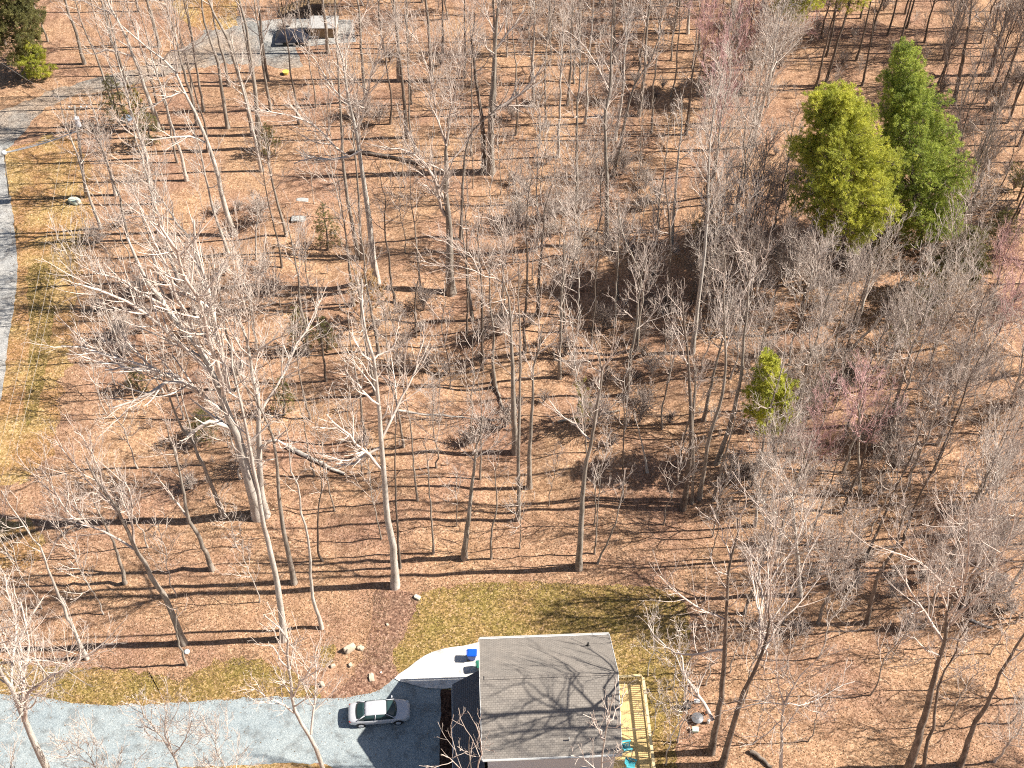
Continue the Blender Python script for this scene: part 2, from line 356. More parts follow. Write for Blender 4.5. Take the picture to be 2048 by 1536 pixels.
def grow(trunk, r0, crown_r, seed, ext=4, clear=.5, limbs=(), limb_r=None, n_limb=None, fine=1.0, up=.25, r_end=None, ang=(32, 58)):
    """trunk: (k,3) points relative to base; limbs: traced limb polylines"""
    tr = Tree(seed); g = tr.rng
    trunk = np.asarray(trunk, float)
    if ext > 0:
        d = norm(trunk[-1] - trunk[-2]); pts = [trunk[-1]]
        for j in range(3):
            d = norm(d + g.normal(0, .13, 3) + [0, 0, .2]); pts.append(pts[-1] + d * ext / 3)
        trunk = np.concatenate([trunk, np.array(pts[1:])])
    T = resample(trunk, 18)
    # small natural kinks
    k = np.linspace(0, 1, 18); T[1:-1, 1] += (g.normal(0, .07, 16)); T[1:-1, 0] += g.normal(0, .02, 16)
    re = r_end if r_end else max(.02, r0 * .16)
    R = r0 + (re - r0) * k ** .9; R[0] *= 1.35; R[1] *= 1.05
    base = T[0].copy(); T2 = T.copy(); T2[0] = base - [0, 0, .25]
    tr.add(tr.tv, T2[None], R[None], 9)
    # spawned limbs along the trunk top
    tl = T[None]; H = np.linalg.norm(np.diff(T, axis=0), axis=1).sum()
    n = n_limb if n_limb is not None else int(max(4, H * (1 - clear) * 1.35))
    allP = []; allR = []
    if n > 0:
        P1, R1 = spawn(tl, R[None], lambda L: np.full(len(L), n), clear, ang, crown_r * 1.25 / H, 9, .55, g, up=up, wig=.11, rmin=.02, lmin=1.2, lmax=crown_r * 1.6)
        allP.append(P1); allR.append(R1)
    for q in limbs:
        P = resample(q, 9); rs = limb_r if limb_r else r0 * .42
        r_at = max(.05, float(np.interp(q[0][2], T[:, 2], R)) * .72)
        Rr = np.maximum(r_at * np.linspace(1, .34, 9) , .026)
        P[1:] += g.normal(0, .06, (8, 3))
        allP.append(P[None]); allR.append(Rr[None])
    P1 = np.concatenate(allP); R1 = np.concatenate(allR)
    tr.add(tr.cv, P1, R1, 6)
    # secondary limbs
    Pb, Rb = spawn(P1, R1, lambda L: L * .62 * fine + .5, .22, (24, 48), .52, 6, .66, g, up=up, wig=.11, rmin=.018, lmin=1., lmax=5)
    tr.add(tr.cv, Pb, Rb, 5)
    top = np.concatenate([T[-6:][None]]); 
    tr.twigs(resamp_all(np.concatenate([P1[:, ::1][:, :], ]), 6), resamp_r(R1, 6), fine * .55, up)
    tr.twigs(Pb, Rb, fine * .8, up)
    return tr
def resamp_all(P, k):
    i = np.linspace(0, P.shape[1] - 1, k); a = i.astype(int); a = np.minimum(a, P.shape[1] - 2); f = (i - a)[None, :, None]
    return P[:, a] * (1 - f) + P[:, a + 1] * f
def resamp_r(R, k):
    i = np.linspace(0, R.shape[1] - 1, k); a = np.minimum(i.astype(int), R.shape[1] - 2); f = (i - a)[None]
    return R[:, a] * (1 - f) + R[:, a + 1] * f
def put_tree(tr, loc, kind, label, group, name='bare_tree', cat='tree'):
    t = empty(name, tuple(loc), label, cat, group)
    link('trunk', tr.mesh(tr.tv, 'trunk'), t, (M['bark_' + kind],))
    link('crown', tr.mesh(tr.cv, 'crown'), t, (M['twig_' + TW.get(kind, kind)],))
    return t
TW = {'d': 'g'}
N_SPOTS = []        # every tree base already used

# traced trees: label | bark kind | base width px | extension m | crown radius m | clear fraction | number of extra limbs | fineness || trunk px points | limb | limb ...
HERO = '''
leaning grey tree with forked top on the litter above the driveway, beside the white disc|g|15|4|3.5|.75|6|1|367,1286 342,1221 321,1183 290,1129 270,1098 258,1064 240,1030 212,985|268,1098 219,1071 143,1036 110,985 80,930|270,1098 262,1050 263,1000 240,940|240,1030 190,975 154,937 110,880|212,985 181,903 150,860
slim pale leaning tree standing where the litter meets the roadside grass strip|p|9|4|2.2|.6|8|.8|174,1317 137,1238 103,1153 79,1098 51,1054
short crooked dead stem beside the white disc at the grass edge|g|6|0.5|.8|.7|2|.5|373,1330 359,1290 352,1252 354,1218
slender grey tree with small spreading crown left of two tall straight trunks|g|11|4|3|.6|8|.9|425,1139 410,1105 396,1067 376,1036 366,975 349,903|376,1036 350,1000 320,960
thin grey leaning tree behind the big pale forked tree, long bare lower trunk|g|10|4|2.6|.65|8|.8|446,1036 424,975 403,924 376,872 355,842 335,780
tall very pale straight trunk with its foot low on the bank above the driveway|p|15|5|3.2|.72|9|1|567,1279 560,1207 547,1129 533,1074 523,1023 512,960 498,890 480,800
huge pale tree with long limbs sweeping out over the roadside, biggest crown|p|24|4|4|.6|6|.72|516,1032 506,992 489,927 472,862 455,828 441,790 420,739 403,705 378,670 349,647 335,613 294,561|441,818 410,797 369,763 321,770 267,801 225,815|400,785 349,760 308,739 239,719 171,698 120,690|420,746 369,695 335,664 273,613 205,582 154,568|448,790 431,712 410,664 400,603 369,568 355,510 320,450|458,784 444,705 431,647 410,558 393,500 385,440|403,705 375,640 350,590 330,530 300,470|335,613 290,590 240,560 180,540|472,862 430,845 395,855 372,880|369,763 330,745 270,735 210,740
tall pale tree with trunk beside the huge forked one, upright crown of parallel limbs|p|16|4|3.5|.55|8|1|532,1030 523,989 518,900 516,797 506,756 496,690|500,712 485,702 458,650 434,613 420,560|496,690 496,647 478,585 468,527 470,470|500,650 513,603 516,561 528,520|518,830 560,760 590,690 625,640 640,600|516,900 550,880 585,900|500,720 530,690 570,665 600,640
thin upright dark trunk behind the limbs of the huge pale tree|d|8|4|2|.6|6|.7|475,780 461,705 448,643 440,590
straight grey trunk with pale flare standing on litter between two tall pale trunks|g|12|4|3|.6|9|.9|588,1166 578,1118 567,1060 560,1016 557,989 550,893 533,842 513,801
slim pale sinuous tree rooted lowest on the litter right of the tallest straight trunk|p|8|3|2|.65|7|.7|644,1257 632,1218 622,1166 619,1101 612,1054 600,1019 598,978 581,937 578,876
thin dark curved sapling with spreading bare twigs near the long shadow line|d|5|2|1.8|.5|7|.6|646,1122 636,1101 637,1016 643,978 639,927
bold pale tree with thick clean trunk at the top of the mulch path|p|17|5|3.2|.62|8|.9|790,1173 786,1101 779,1060 772,1016 769,961 762,876 757,808 750,739 748,719 738,695|757,808 728,784 707,763 690,730|748,719 769,705 786,691 800,650|762,880 793,821 810,784 827,753 843,691 850,650|765,893 731,910 700,930 670,925|762,937 721,893 680,855 650,830|751,740 720,700 700,660
dark thin straight trunk right behind the bold pale tree at the mulch path|d|6|3|1.5|.7|5|.6|800,1136 796,1077 793,1016 791,978 789,910 793,828
crooked little grey sapling standing alone between the mulch path tree and a forked oak|g|5|2|1.2|.6|5|.5|866,1107 866,1077 861,1016 858,978 853,903
thin straight grey pole tree above the crooked little sapling|g|5|3|1.5|.6|6|.6|835,1001 827,927 822,859 812,797
leaning grey tree with broken clumpy pale crown above the lawn|g|13|2|2.4|.7|14|1.2|928,1117 931,1084 940,1016 943,978 950,927 953,893 960,872
very slim grey tree just right of the clumpy crowned tree|g|5|3|1.4|.6|6|.6|982,1118 984,1057 994,1016 990,950
straight mid grey trunk with tall narrow crown, left of the close middle pair|g|9|4|2|.6|8|.8|1035,1040 1037,1013 1037,910 1039,808 1041,671 1037,603
straight trunk with flared foot and forked crown, right of the close middle pair|g|11|3|2.6|.65|8|.9|1059,975 1059,910 1065,808 1066,739 1076,705|1076,705 1107,681 1140,640|1076,705 1076,664 1080,610 1085,560
old thick tree in the middle of the wood with white broken upper limbs|g|14|1|3|.6|7|1|1031,905 1029,859 1027,808 1025,739 1022,671 1018,603 1008,568|1008,568 960,548 919,531 871,531 840,520|1012,598 990,603 977,608|1010,565 1035,551 1060,520 1070,480|1008,568 1003,530 1010,480 990,420|960,548 940,510 900,490 860,470
grey tree with thick straight trunk and small pale crown at the lawn's upper edge|g|14|3|2.8|.62|8|1|1158,1137 1160,1084 1164,1016 1165,985 1172,927 1182,886 1193,825 1203,760 1203,739|1179,879 1152,852 1121,828 1100,800|1203,745 1182,732 1165,715 1145,690|1205,742 1225,700 1235,660
very thin straight sapling right of the lawn edge trunk|g|4|2|1.2|.6|5|.5|1189,1108 1196,1016 1200,960
thin forked sapling leaning away from the lawn edge trunk|g|5|2|1.4|.6|6|.6|1194,1127 1217,1081 1234,1033 1245,980
thin dark pole tree standing straight on open litter in the middle of the wood|d|5|3|1.5|.65|6|.6|1246,1004 1246,910 1249,835
broken leaning snag without a crown among the middle trunks|p|6|0|.5|.8|2|.3|1295,944 1285,893 1268,825
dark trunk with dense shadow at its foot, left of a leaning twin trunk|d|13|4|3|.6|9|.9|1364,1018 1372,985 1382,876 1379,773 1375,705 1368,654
thin grey trunk close beside the dark shadowed trunk|g|7|3|2|.6|7|.7|1384,1006 1387,927 1386,850 1392,760
leaning grey trunk with sparse upright crown above the right pale twig thicket|g|10|4|2.6|.6|8|.9|1399,996 1410,927 1420,869 1440,808 1451,732 1449,654 1447,568
leaning grey tree forked high into two upright limbs, left of the lone green pine|g|11|3|2.6|.6|8|.9|1433,927 1464,835 1481,756 1488,671 1495,613 1498,551|1498,551 1490,530 1481,507 1465,470|1498,560 1526,524 1540,480
tall straight white barked tree with a dense silvery crown beside a reddish crown|p|10|4|3.4|.5|16|1.35|1385,705 1399,585 1408,513 1416,410 1418,308 1425,239
leaning dark trunk with one white limb reaching left over the lawn|d|15|4|3.2|.66|6|.6|1422,1505 1430,1464 1440,1409 1447,1341 1451,1272 1454,1187 1461,1118|1452,1240 1430,1230 1416,1221 1382,1207 1348,1183 1320,1150|1447,1300 1406,1303 1362,1312 1330,1290 1312,1276 1295,1248|1425,1440 1399,1395 1375,1360 1365,1334 1355,1300|1461,1118 1440,1060 1420,1010|1461,1118 1480,1050 1490,980
dark trunk leaning right behind the shadowed lawn side trunk, wide grey twiggy crown|d|15|3|3|.6|5|.5|1444,1529 1464,1460 1485,1392 1512,1334 1530,1290 1539,1240|1512,1334 1539,1279 1567,1235 1608,1197 1640,1150|1530,1280 1519,1228 1539,1160 1570,1118 1601,1067 1630,1000|1539,1240 1540,1160 1550,1080 1560,1000|1539,1250 1580,1180 1620,1100 1650,1040
pale low branching tree at the bottom edge with limbs spread like a fan|p|10|1|3|.5|8|1|1560,1560 1563,1500 1563,1443 1567,1409|1566,1409 1553,1405 1495,1412 1440,1420|1566,1409 1556,1358 1550,1306 1545,1260|1567,1409 1608,1409 1656,1385 1710,1360|1567,1409 1590,1370 1625,1330 1660,1290|1565,1440 1530,1470 1490,1490
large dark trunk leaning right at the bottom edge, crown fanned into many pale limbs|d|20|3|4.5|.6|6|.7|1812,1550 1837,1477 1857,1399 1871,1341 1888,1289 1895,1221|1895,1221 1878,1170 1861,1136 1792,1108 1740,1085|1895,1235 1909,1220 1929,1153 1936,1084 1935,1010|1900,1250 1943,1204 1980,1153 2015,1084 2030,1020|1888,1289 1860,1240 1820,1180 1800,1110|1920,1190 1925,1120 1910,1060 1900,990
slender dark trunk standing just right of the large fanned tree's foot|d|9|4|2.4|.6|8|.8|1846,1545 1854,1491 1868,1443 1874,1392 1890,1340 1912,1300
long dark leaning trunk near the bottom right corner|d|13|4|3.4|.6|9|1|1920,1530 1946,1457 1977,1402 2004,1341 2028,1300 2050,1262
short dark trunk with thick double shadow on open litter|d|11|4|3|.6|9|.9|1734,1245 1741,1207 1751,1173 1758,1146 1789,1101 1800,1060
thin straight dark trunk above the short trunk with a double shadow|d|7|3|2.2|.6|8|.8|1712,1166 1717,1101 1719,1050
maple with pinkish red twiggy crown in the middle of the right hand thicket|r|9|3|3.6|.45|18|1.35|1721,990 1717,910 1719,842 1715,800
thick pale tree cut by the bottom left corner, white limbs over the driveway|p|20|3|3.8|.5|8|1|120,1630 92,1536 72,1495 44,1433 27,1385 0,1344 -25,1290|44,1433 46,1390 48,1358 56,1300 51,1248 40,1200|27,1385 24,1324 34,1255 20,1207 10,1150|50,1440 55,1389 96,1358 137,1337 170,1300|0,1344 -20,1270 -10,1210
whitish bottom edge tree reaching over the gravel, left of the parked car|p|13|3|2.6|.6|8|1|660,1640 643,1529 632,1495 615,1464 595,1433 585,1399 578,1341 574,1272|622,1467 629,1409 629,1341 632,1290|588,1425 560,1405 533,1392 495,1368|588,1392 602,1360 615,1348 620,1310|578,1341 555,1310 535,1280
thin pale tree at the bottom edge reaching over the middle of the gravel driveway|p|9|3|2.6|.55|9|.9|372,1640 355,1532 338,1495 318,1467 295,1440|318,1467 285,1445 262,1430|345,1510 370,1480 385,1440|338,1495 330,1440 335,1400
pinkish twiggy tree top rising before the dark lower roof|g|6|1|1.6|.4|5|.45|985,1780 960,1650 945,1560 936,1490|950,1580 915,1530 885,1510|945,1560 965,1510 952,1450
thin whitish tree rising in front of the shingle roof's right edge|p|8|2|2.4|.55|9|.9|1180,1740 1195,1590 1203,1530 1210,1477 1217,1443 1220,1419|1210,1477 1190,1450 1170,1425|1217,1443 1240,1410 1255,1380
long white leaning tree crossing the upper left wood with crooked top|p|12|3|3.2|.6|7|.9|470,470 455,431 444,393 434,345 414,284 393,232 369,185 355,150 328,120 294,96|369,185 342,191 314,208 285,220|355,150 340,155 328,171 305,190|410,285 385,275 359,273 317,277 280,280|355,145 349,85 340,40 330,0|328,120 345,100 385,98 420,60
straight brown trunk, right one of a row of three tall trunks near the old gravel|g|12|5|2.6|.7|7|.8|516,297 513,205 499,103 492,51 478,0
straight brown trunk, middle one of a row of three tall trunks near the old gravel|g|11|5|2.6|.7|7|.8|507,270 489,188 468,120 451,68 427,27 417,0
straight brown trunk, left one of a row of three tall trunks near the old gravel|g|9|5|2.4|.7|7|.8|456,256 444,188 434,120 410,51 403,0
thin brown trunk just outside the row of three near the old gravel|g|6|4|2|.7|6|.7|407,222 393,137 385,80 376,20
dark trunk standing before the pale concrete patio|d|9|5|2.4|.7|7|.8|534,161 526,103 520,34 515,0
pale upper left tree with thick limbs spreading over the bend of the gravel lane|p|11|4|3.6|.55|8|1|318,260 301,205 267,113 246,62 222,17|246,62 230,30 180,10 140,-20|267,113 220,100 190,110 165,95
tall pale forked tree left of centre, long trunk rooted near a tan leaved sapling|p|15|4|3.6|.55|8|1.1|753,567 745,500 738,444 724,342 711,256 700,212 690,160|724,300 697,314 666,294 632,253 581,232 513,219|700,212 687,137 680,100 672,50|715,260 728,222 742,154 762,85 775,40|697,314 660,320 620,315 590,330|700,212 660,170 630,120 600,90|690,160 695,90 710,30
upright brown trunk beside the tall forked tree's left flank|g|9|4|2.6|.6|7|.9|716,513 700,427 687,342 683,260 678,180 670,34
thin trunk hugging the tall forked tree's foot|g|7|4|2|.65|6|.7|723,518 718,410 712,325 705,270
stout straight grey trunk, right stem of the great twin standing in the upper clearing|g|17|5|3.4|.62|8|1|981,345 982,239 988,137 994,34|984,222 1022,202 1056,171 1085,130|990,100 1020,60 1050,20
darker leaning stem, left one of the great twin in the upper clearing|d|12|5|3|.62|8|1|969,341 964,239 953,171 945,100
thick buttressed trunk with a wide flared foot left of the middle of the wood|g|20|3|4|.5|8|1.1|902,587 899,544 899,461 892,393 892,342 892,291|892,291 875,239 865,171 844,103 815,60|893,285 902,222 916,154 930,85 940,30|890,430 885,427 868,359 844,321 797,297 765,301|875,239 850,190 810,150|865,171 860,90 850,40
thin grey leaning stem crossing right of the buttressed trunk|g|7|3|2|.6|7|.8|921,478 926,359 933,291 950,256 990,222
tall grey tree right of the upper clearing with crooked pale side limbs|g|11|4|3.4|.5|9|1.1|1213,496 1213,342 1210,239 1220,171 1223,68|1205,235 1190,232 1175,238|1218,180 1186,116 1160,85 1130,60|1222,120 1250,60 1270,10
grey trunk leaning right beside the tall tree with crooked side limbs|g|9|4|3|.55|9|1|1225,352 1240,291 1254,222 1268,171 1295,130
slim pale trunk in the dense silvery thicket below the reddish crown|p|8|4|2.4|.55|9|1|1343,496 1350,393 1357,308 1364,256
grey forked trunk right of the old white limbed tree|g|9|4|2.6|.55|9|1|1272,700 1278,637 1285,585 1268,517 1247,478|1283,590 1298,540 1305,490
stubby trunk, left one of three close trunks behind the old white limbed tree|g|9|4|2.2|.6|7|.8|945,640 936,568 930,500
thin trunk, lowest of three close trunks behind the old white limbed tree|d|7|4|2|.6|7|.8|964,739 964,637 962,551 955,480
thin trunk, right one of three close trunks behind the old white limbed tree|d|5|4|1.8|.6|6|.7|1003,654 1005,534 1006,500
dark trunk with upright fork standing just left of the silvery twig bush in the middle|d|9|4|2.4|.6|7|.9|1076,632 1078,551 1083,500 1088,440
thin pole tree between the dark forked trunk and the silvery twig bush|g|5|4|1.8|.6|6|.7|1128,664 1128,568 1130,500
dark leaning trunk right of the grey forked trunk in the middle of the wood|d|10|4|2.6|.6|8|.9|1329,622 1336,568 1340,500 1338,430
small dark crooked stem before the buttressed trunk's long shadow|d|5|1|1|.6|5|.5|832,674 830,603 840,540
dark trunk left of the great twin's clearing, foot on stripes of shade|d|9|4|2.4|.6|7|.9|814,275 808,200 800,120 790,40
dark straight trunk at the top right behind the big dark green pine|d|10|4|2.6|.6|8|.9|1908,205 1925,120 1943,17
dark double trunk with pale spreading crown in the top right corner|d|13|3|4|.5|12|1.2|1978,150 1997,85 2008,50|2000,80 1975,60 1950,30|2005,60 2025,20 2030,-20
dark thin trunk leaning right between the two top pines and the big pines|d|6|5|2|.65|6|.8|1632,178 1645,120 1666,34
thin crooked trunk right of the big dark green pine|g|7|3|3|.5|10|1|1940,425 1946,400 1963,352 1973,308 1990,250
thin dark stem left of the yellow green pine|d|5|3|2|.6|7|.8|1567,393 1577,308 1585,260
dark thin trunk directly above the tip of the dark green pine|d|5|4|2|.65|6|.7|1724,171 1738,103 1751,17
dark trunk left of the silvery crown high in the wood|d|8|4|2.6|.6|7|.9|1372,270 1380,200 1385,150
slim tree with feathery grey crown right of the tall white barked tree|g|7|3|2.8|.4|14|1.3|1474,410 1485,342 1500,270
dark trunk with a broad tangled silver grey crown below the pines|d|10|3|4.2|.4|18|1.5|1598,660 1601,644 1608,596 1621,534|1610,590 1580,545 1570,490|1621,534 1650,500 1680,470
long thin pale stem leaning steeply right below the pines|p|6|3|2|.5|10|1|1700,700 1744,654 1785,603 1806,555 1860,500
white limbed tree with steep parallel branches below the pines|p|8|3|3.4|.35|14|1.3|1715,640 1727,603 1741,551 1765,500|1727,603 1760,540 1800,490|1735,575 1730,520 1740,470
olive tinged pale tree with low forking limbs right of the lone green pine|p|9|3|3.6|.4|14|1.3|1768,735 1775,722 1796,688 1820,650|1796,690 1790,640 1780,590|1796,688 1840,660 1880,640
pale fan crowned tree near the right edge, standing over a dark shadow|p|8|3|3.6|.35|16|1.4|1922,760 1929,739 1946,691 1953,637|1935,720 1900,690 1870,680|1946,691 1980,650 2010,620
dark trunk directly right of the lone green pine, long shadow at its foot|d|11|4|3|.5|12|1.2|1583,865 1587,842 1604,790 1615,739
leaning grey trunk under a broad pale crown right of the pinkish red maple|g|9|3|4.2|.4|18|1.5|1874,890 1878,883 1895,842 1915,773|1895,842 1860,790 1840,740|1905,800 1950,760 1980,720
grey trunk beside the lone green pine's lower left|g|7|4|2.2|.6|7|.8|1427,1000 1440,950 1452,900 1465,860
dense silvery grey tree crown spreading over the litter right of the lawn|p|12|3|4.8|.35|20|1.15|1600,1190 1596,1130 1590,1060 1585,1000
tall pale crowned tree near the right edge with upward parallel twigs|p|11|3|4.4|.4|18|1.0|1985,1130 1990,1060 1992,1000 1998,950
grey tree under the left roadside limbs, small crown over the shadow stripes|g|9|3|3|.5|10|1.1|250,1165 244,1140 225,1080 200,1030
pale twiggy tree close to the power pole with an upright bushy crown|p|8|3|2.8|.35|16|1.3|232,390 222,350 205,300 196,250
thin grey tree below the power pole leaning over the verge|g|7|4|3|.45|12|1.2|256,480 240,400 222,350 205,300
pale limbed tree above the huge tree's crown, thick white bent limb|p|11|2|3.4|.5|8|1.1|430,610 400,540 380,480 350,440 325,405|325,405 290,390 260,375 225,355|350,440 300,430 250,440 210,450|325,405 330,370 320,330 330,300
small silver stemmed tree on pale litter beside the flat slab|p|5|2|1.6|.5|9|1|512,520 512,470 515,430
'''
hero_i = 0
ROOF_SHADE = [[(1242, 1432), (1179, 1428), (1148, 1425)], [(1148, 1425), (1114, 1414), (1071, 1395), (1047, 1362), (1036, 1340)], [(1138, 1419), (1105, 1397), (1067, 1373), (1049, 1363), (1019, 1373), (967, 1397)],
              [(1148, 1426), (1095, 1430), (1049, 1447), (978, 1464), (920, 1475)], [(1151, 1429), (1123, 1445), (1086, 1464), (1056, 1479), (1030, 1483), (971, 1505)], [(1075, 1434), (1041, 1481), (1036, 1501)],
              [(1230, 1428), (1216, 1416), (1179, 1391), (1151, 1362), (1147, 1345), (1131, 1332), (1101, 1321)], [(1220, 1420), (1215, 1373), (1220, 1341), (1166, 1298), (1120, 1285)], [(1205, 1440), (1166, 1462), (1155, 1485), (1148, 1496)], [(1071, 1397), (1045, 1418), (1034, 1434), (1019, 1438), (971, 1429)]]
def roof_point(u, v):
    nl = G(965, 1519, 6.2); d = ray(u, v); o = np.array([0, 0, CAM_H]); rr = 3.0 / 4.71
    for sgn, off in ((1, 0), (-1, 2 * 3.0)):           # near slope, then far slope; the roof runs almost along x
        # z = 6.2 + sgn * rr * (y - nl.y) + off
        t = (6.2 + off - sgn * rr * nl[1] - CAM_H) / (d[2] - sgn * rr * d[1]); q = o + d * t
        if (q[1] - nl[1] <= 4.71) == (sgn > 0): return q
    return q
SKEL = []
for line in HERO.strip().split('\n'):
    parts = line.split('|'); label, kind, w, ext, cr, clear, nl, fine = parts[:8]
    poly = [[tuple(map(float, p.split(','))) for p in q.split()] for q in parts[8:]]
    hero_i += 1; g = np.random.default_rng(1000 + hero_i)
    base = G(*poly[0][0]); Yb = base[1]
    T = [base] + [on_plane(u, v, Yb + .0) for u, v in poly[0][1:]]
    T = np.array(T) - base
    r0 = float(w) * px_size(base) * .48
    limbs = []
    for j, L in enumerate(poly[1:]):
        sl_ = g.choice([-1, 1]) * g.uniform(.15, .75); pts = []; prev = None; acc = 0
        for i, (u, v) in enumerate(L):
            q = on_plane(u, v, Yb + acc)
            if prev is not None:
                acc += sl_ * np.linalg.norm(q - prev) * .6; q = on_plane(u, v, Yb + acc)
            pts.append(q); prev = q
        limbs.append(np.array(pts) - base)
    if label.startswith('dark trunk leaning right behind'):
        # limbs placed so that their shade crosses the roof as photographed: each lies above its trace, toward the sun
        for L in ROOF_SHADE:
            pts = []
            for u, v in L:
                n_ = np.array([0, 0, 1.]); P = roof_point(u, v); X_ = base[0] + 3
                for _ in range(6):
                    z_ = P[2] + (X_ - P[0]) * math.tan(SUN_EL); X_ = float(np.interp(z_, T[:, 2], T[:, 0])) + base[0]
                y_ = P[1] + (X_ - P[0]) * math.tan(SUN_AZ); pts.append([X_, y_, z_])
            limbs.append(np.array(pts) - base)
    tr = grow(T, r0, float(cr), 50 + hero_i, ext=float(ext), clear=float(clear), limbs=limbs, n_limb=int(nl), fine=float(fine) * .95)
    put_tree(tr, base, kind, label, None)
    N_SPOTS.append((base[0], base[1], 2.6))
print('heroes', hero_i)

# ---------------------------------------------------------------- trees of the wood that carry copies of a few grown forms
def straight(h, lean, rng):
    z = np.linspace(0, h, 6); x = lean * z + np.r_[0, np.cumsum(rng.normal(0, .16, 5))]; y = np.r_[0, np.cumsum(rng.normal(0, .16, 5))]
    return np.stack([x, y, z], 1)
FORMS = {}
def form(key, h, r, cr, clear, nl, fine, seeds, ang=(38, 66), up=.25):
    FORMS[key] = []
    for s in seeds:
        rng = np.random.default_rng(s)
        tr = grow(straight(h, rng.uniform(-.03, .03), rng), r, cr, s, ext=2, clear=clear, n_limb=nl, fine=fine, ang=ang, up=up)
        FORMS[key].append((tr.mesh(tr.tv, 'trunk'), tr.mesh(tr.cv, 'crown')))
form('slender', 19, .15, 2.9, .52, 14, .85, (11, 12, 13, 14, 15))
form('tall', 23, .25, 4.2, .5, 14, .9, (21, 22, 23, 24))
form('bushy', 15, .15, 4.4, .28, 22, 1.2, (31, 32, 33, 34, 35), ang=(28, 56), up=.28)
form('sapling', 8, .055, 2.0, .3, 13, .85, (41, 42, 43), up=.3)
form('silver', 12, .10, 3.4, .25, 20, 1.2, (61, 62, 63), ang=(28, 58), up=.28)
mesh_cache = {}
def copy_tree(key, loc, kind, scale, label, group, rng, name='bare_tree', cat='tree'):
    v = rng.randrange(len(FORMS[key])); ck = (key, v, kind)
    if ck not in mesh_cache:
        a, b = FORMS[key][v]
        a = a.copy(); b = b.copy(); a.materials.append(M['bark_' + kind]); b.materials.append(M['twig_' + kind]); mesh_cache[ck] = (a, b)
    a, b = mesh_cache[ck]
    t = empty(name, tuple(loc), label, cat, group, rz=rng.uniform(0, 6.28))
    s = scale * rng.uniform(.9, 1.1); t.scale = (s, s, scale)
    for nm, me in (('trunk', a), ('crown', b)):
        o = bpy.data.objects.new(nm, me); COL.objects.link(o); o.parent = t
    return t
R = random.Random(7)
MARKS = [((981, 345), 'stout twin trunks'), ((902, 587), 'buttressed trunk'), ((516, 1032), 'huge roadside tree'), ((753, 567), 'tall forked tree'), ((1545, 880), 'lone green pine'), ((1870, 480), 'tall pointed pine'),
         ((1700, 430), 'rounded pine'), ((1721, 990), 'pinkish red maple'), ((172, 395), 'power pole'), ((610, 78), 'black trailer'), ((597, 438), 'pale slab'), ((1047, 1000), 'close middle pair'), ((1031, 905), 'old white limbed tree'),
         ((1158, 1137), 'lawn edge trunk'), ((928, 1117), 'clumpy crowned tree'), ((790, 1173), 'mulch path tree'), ((1364, 1018), 'dark shadowed trunk'), ((1600, 1190), 'dense silvery crown'), ((1812, 1550), 'big fanned dark tree'),
         ((1563, 1500), 'low fan branched tree'), ((1734, 1245), 'double shadow trunk'), ((1394, 1440), 'fire pit'), ((374, 1304), 'white disc'), ((760, 1430), 'parked car'), ((1213, 496), 'crooked limbed tall tree'), ((610, 700), 'ragged cedar'),
         ((80, 155), 'rounded bush by the lane'), ((1978, 150), 'top right double trunk'), ((1385, 705), 'tall white barked tree'), ((1700, 700), 'steeply leaning stem'), ((1830, 640), 'wedged dark cedar'), ((1874, 890), 'broad pale crown'),
         ((1922, 760), 'fan crowned tree'), ((1540, 120), 'left top pine'), ((1650, 120), 'right top pine'), ((1985, 1130), 'tall right edge tree'), ((470, 470), 'long white leaning tree'), ((250, 1165), 'stripe shaded roadside tree'), ((1598, 660), 'tangled silver crown')]
BUCK = {}
def place_label(u, v, what):
    best = min(MARKS, key=lambda m: (m[0][0] - u) ** 2 + (1.15 * (m[0][1] - v)) ** 2); a = math.atan2(best[0][1] - v, u - best[0][0])
    way = ['right of', 'up and right from', 'above', 'up and left from', 'left of', 'down and left from', 'below', 'down and right from'][int(round(a / (math.pi / 4))) % 8]
    k = (what, way, best[1]); BUCK.setdefault(k, []).append((math.hypot(best[0][0] - u, best[0][1] - v), None)); return k
PENDING = []
ORD = ['nearest', 'second nearest', 'third nearest', 'fourth nearest', 'fifth nearest', 'sixth nearest', 'seventh nearest', 'eighth nearest', 'ninth nearest', 'tenth nearest', 'eleventh nearest', 'twelfth nearest']
def settle_labels():
    d = {}
    for o, u, v, what in PENDING:
        k = place_label(u, v, what); m = [x for x in MARKS if x[1] == k[2]][0][0]; d.setdefault(k, []).append((math.hypot(m[0] - u, m[1] - v), o))
    for (what, way, mk), L in d.items():
        L.sort(key=lambda t: t[0])
        for i, (_, o) in enumerate(L):
            o['label'] = (f'{what} {way} the {mk}' if len(L) == 1 else f'{ORD[min(i, 11)]} {what} {way} the {mk}')
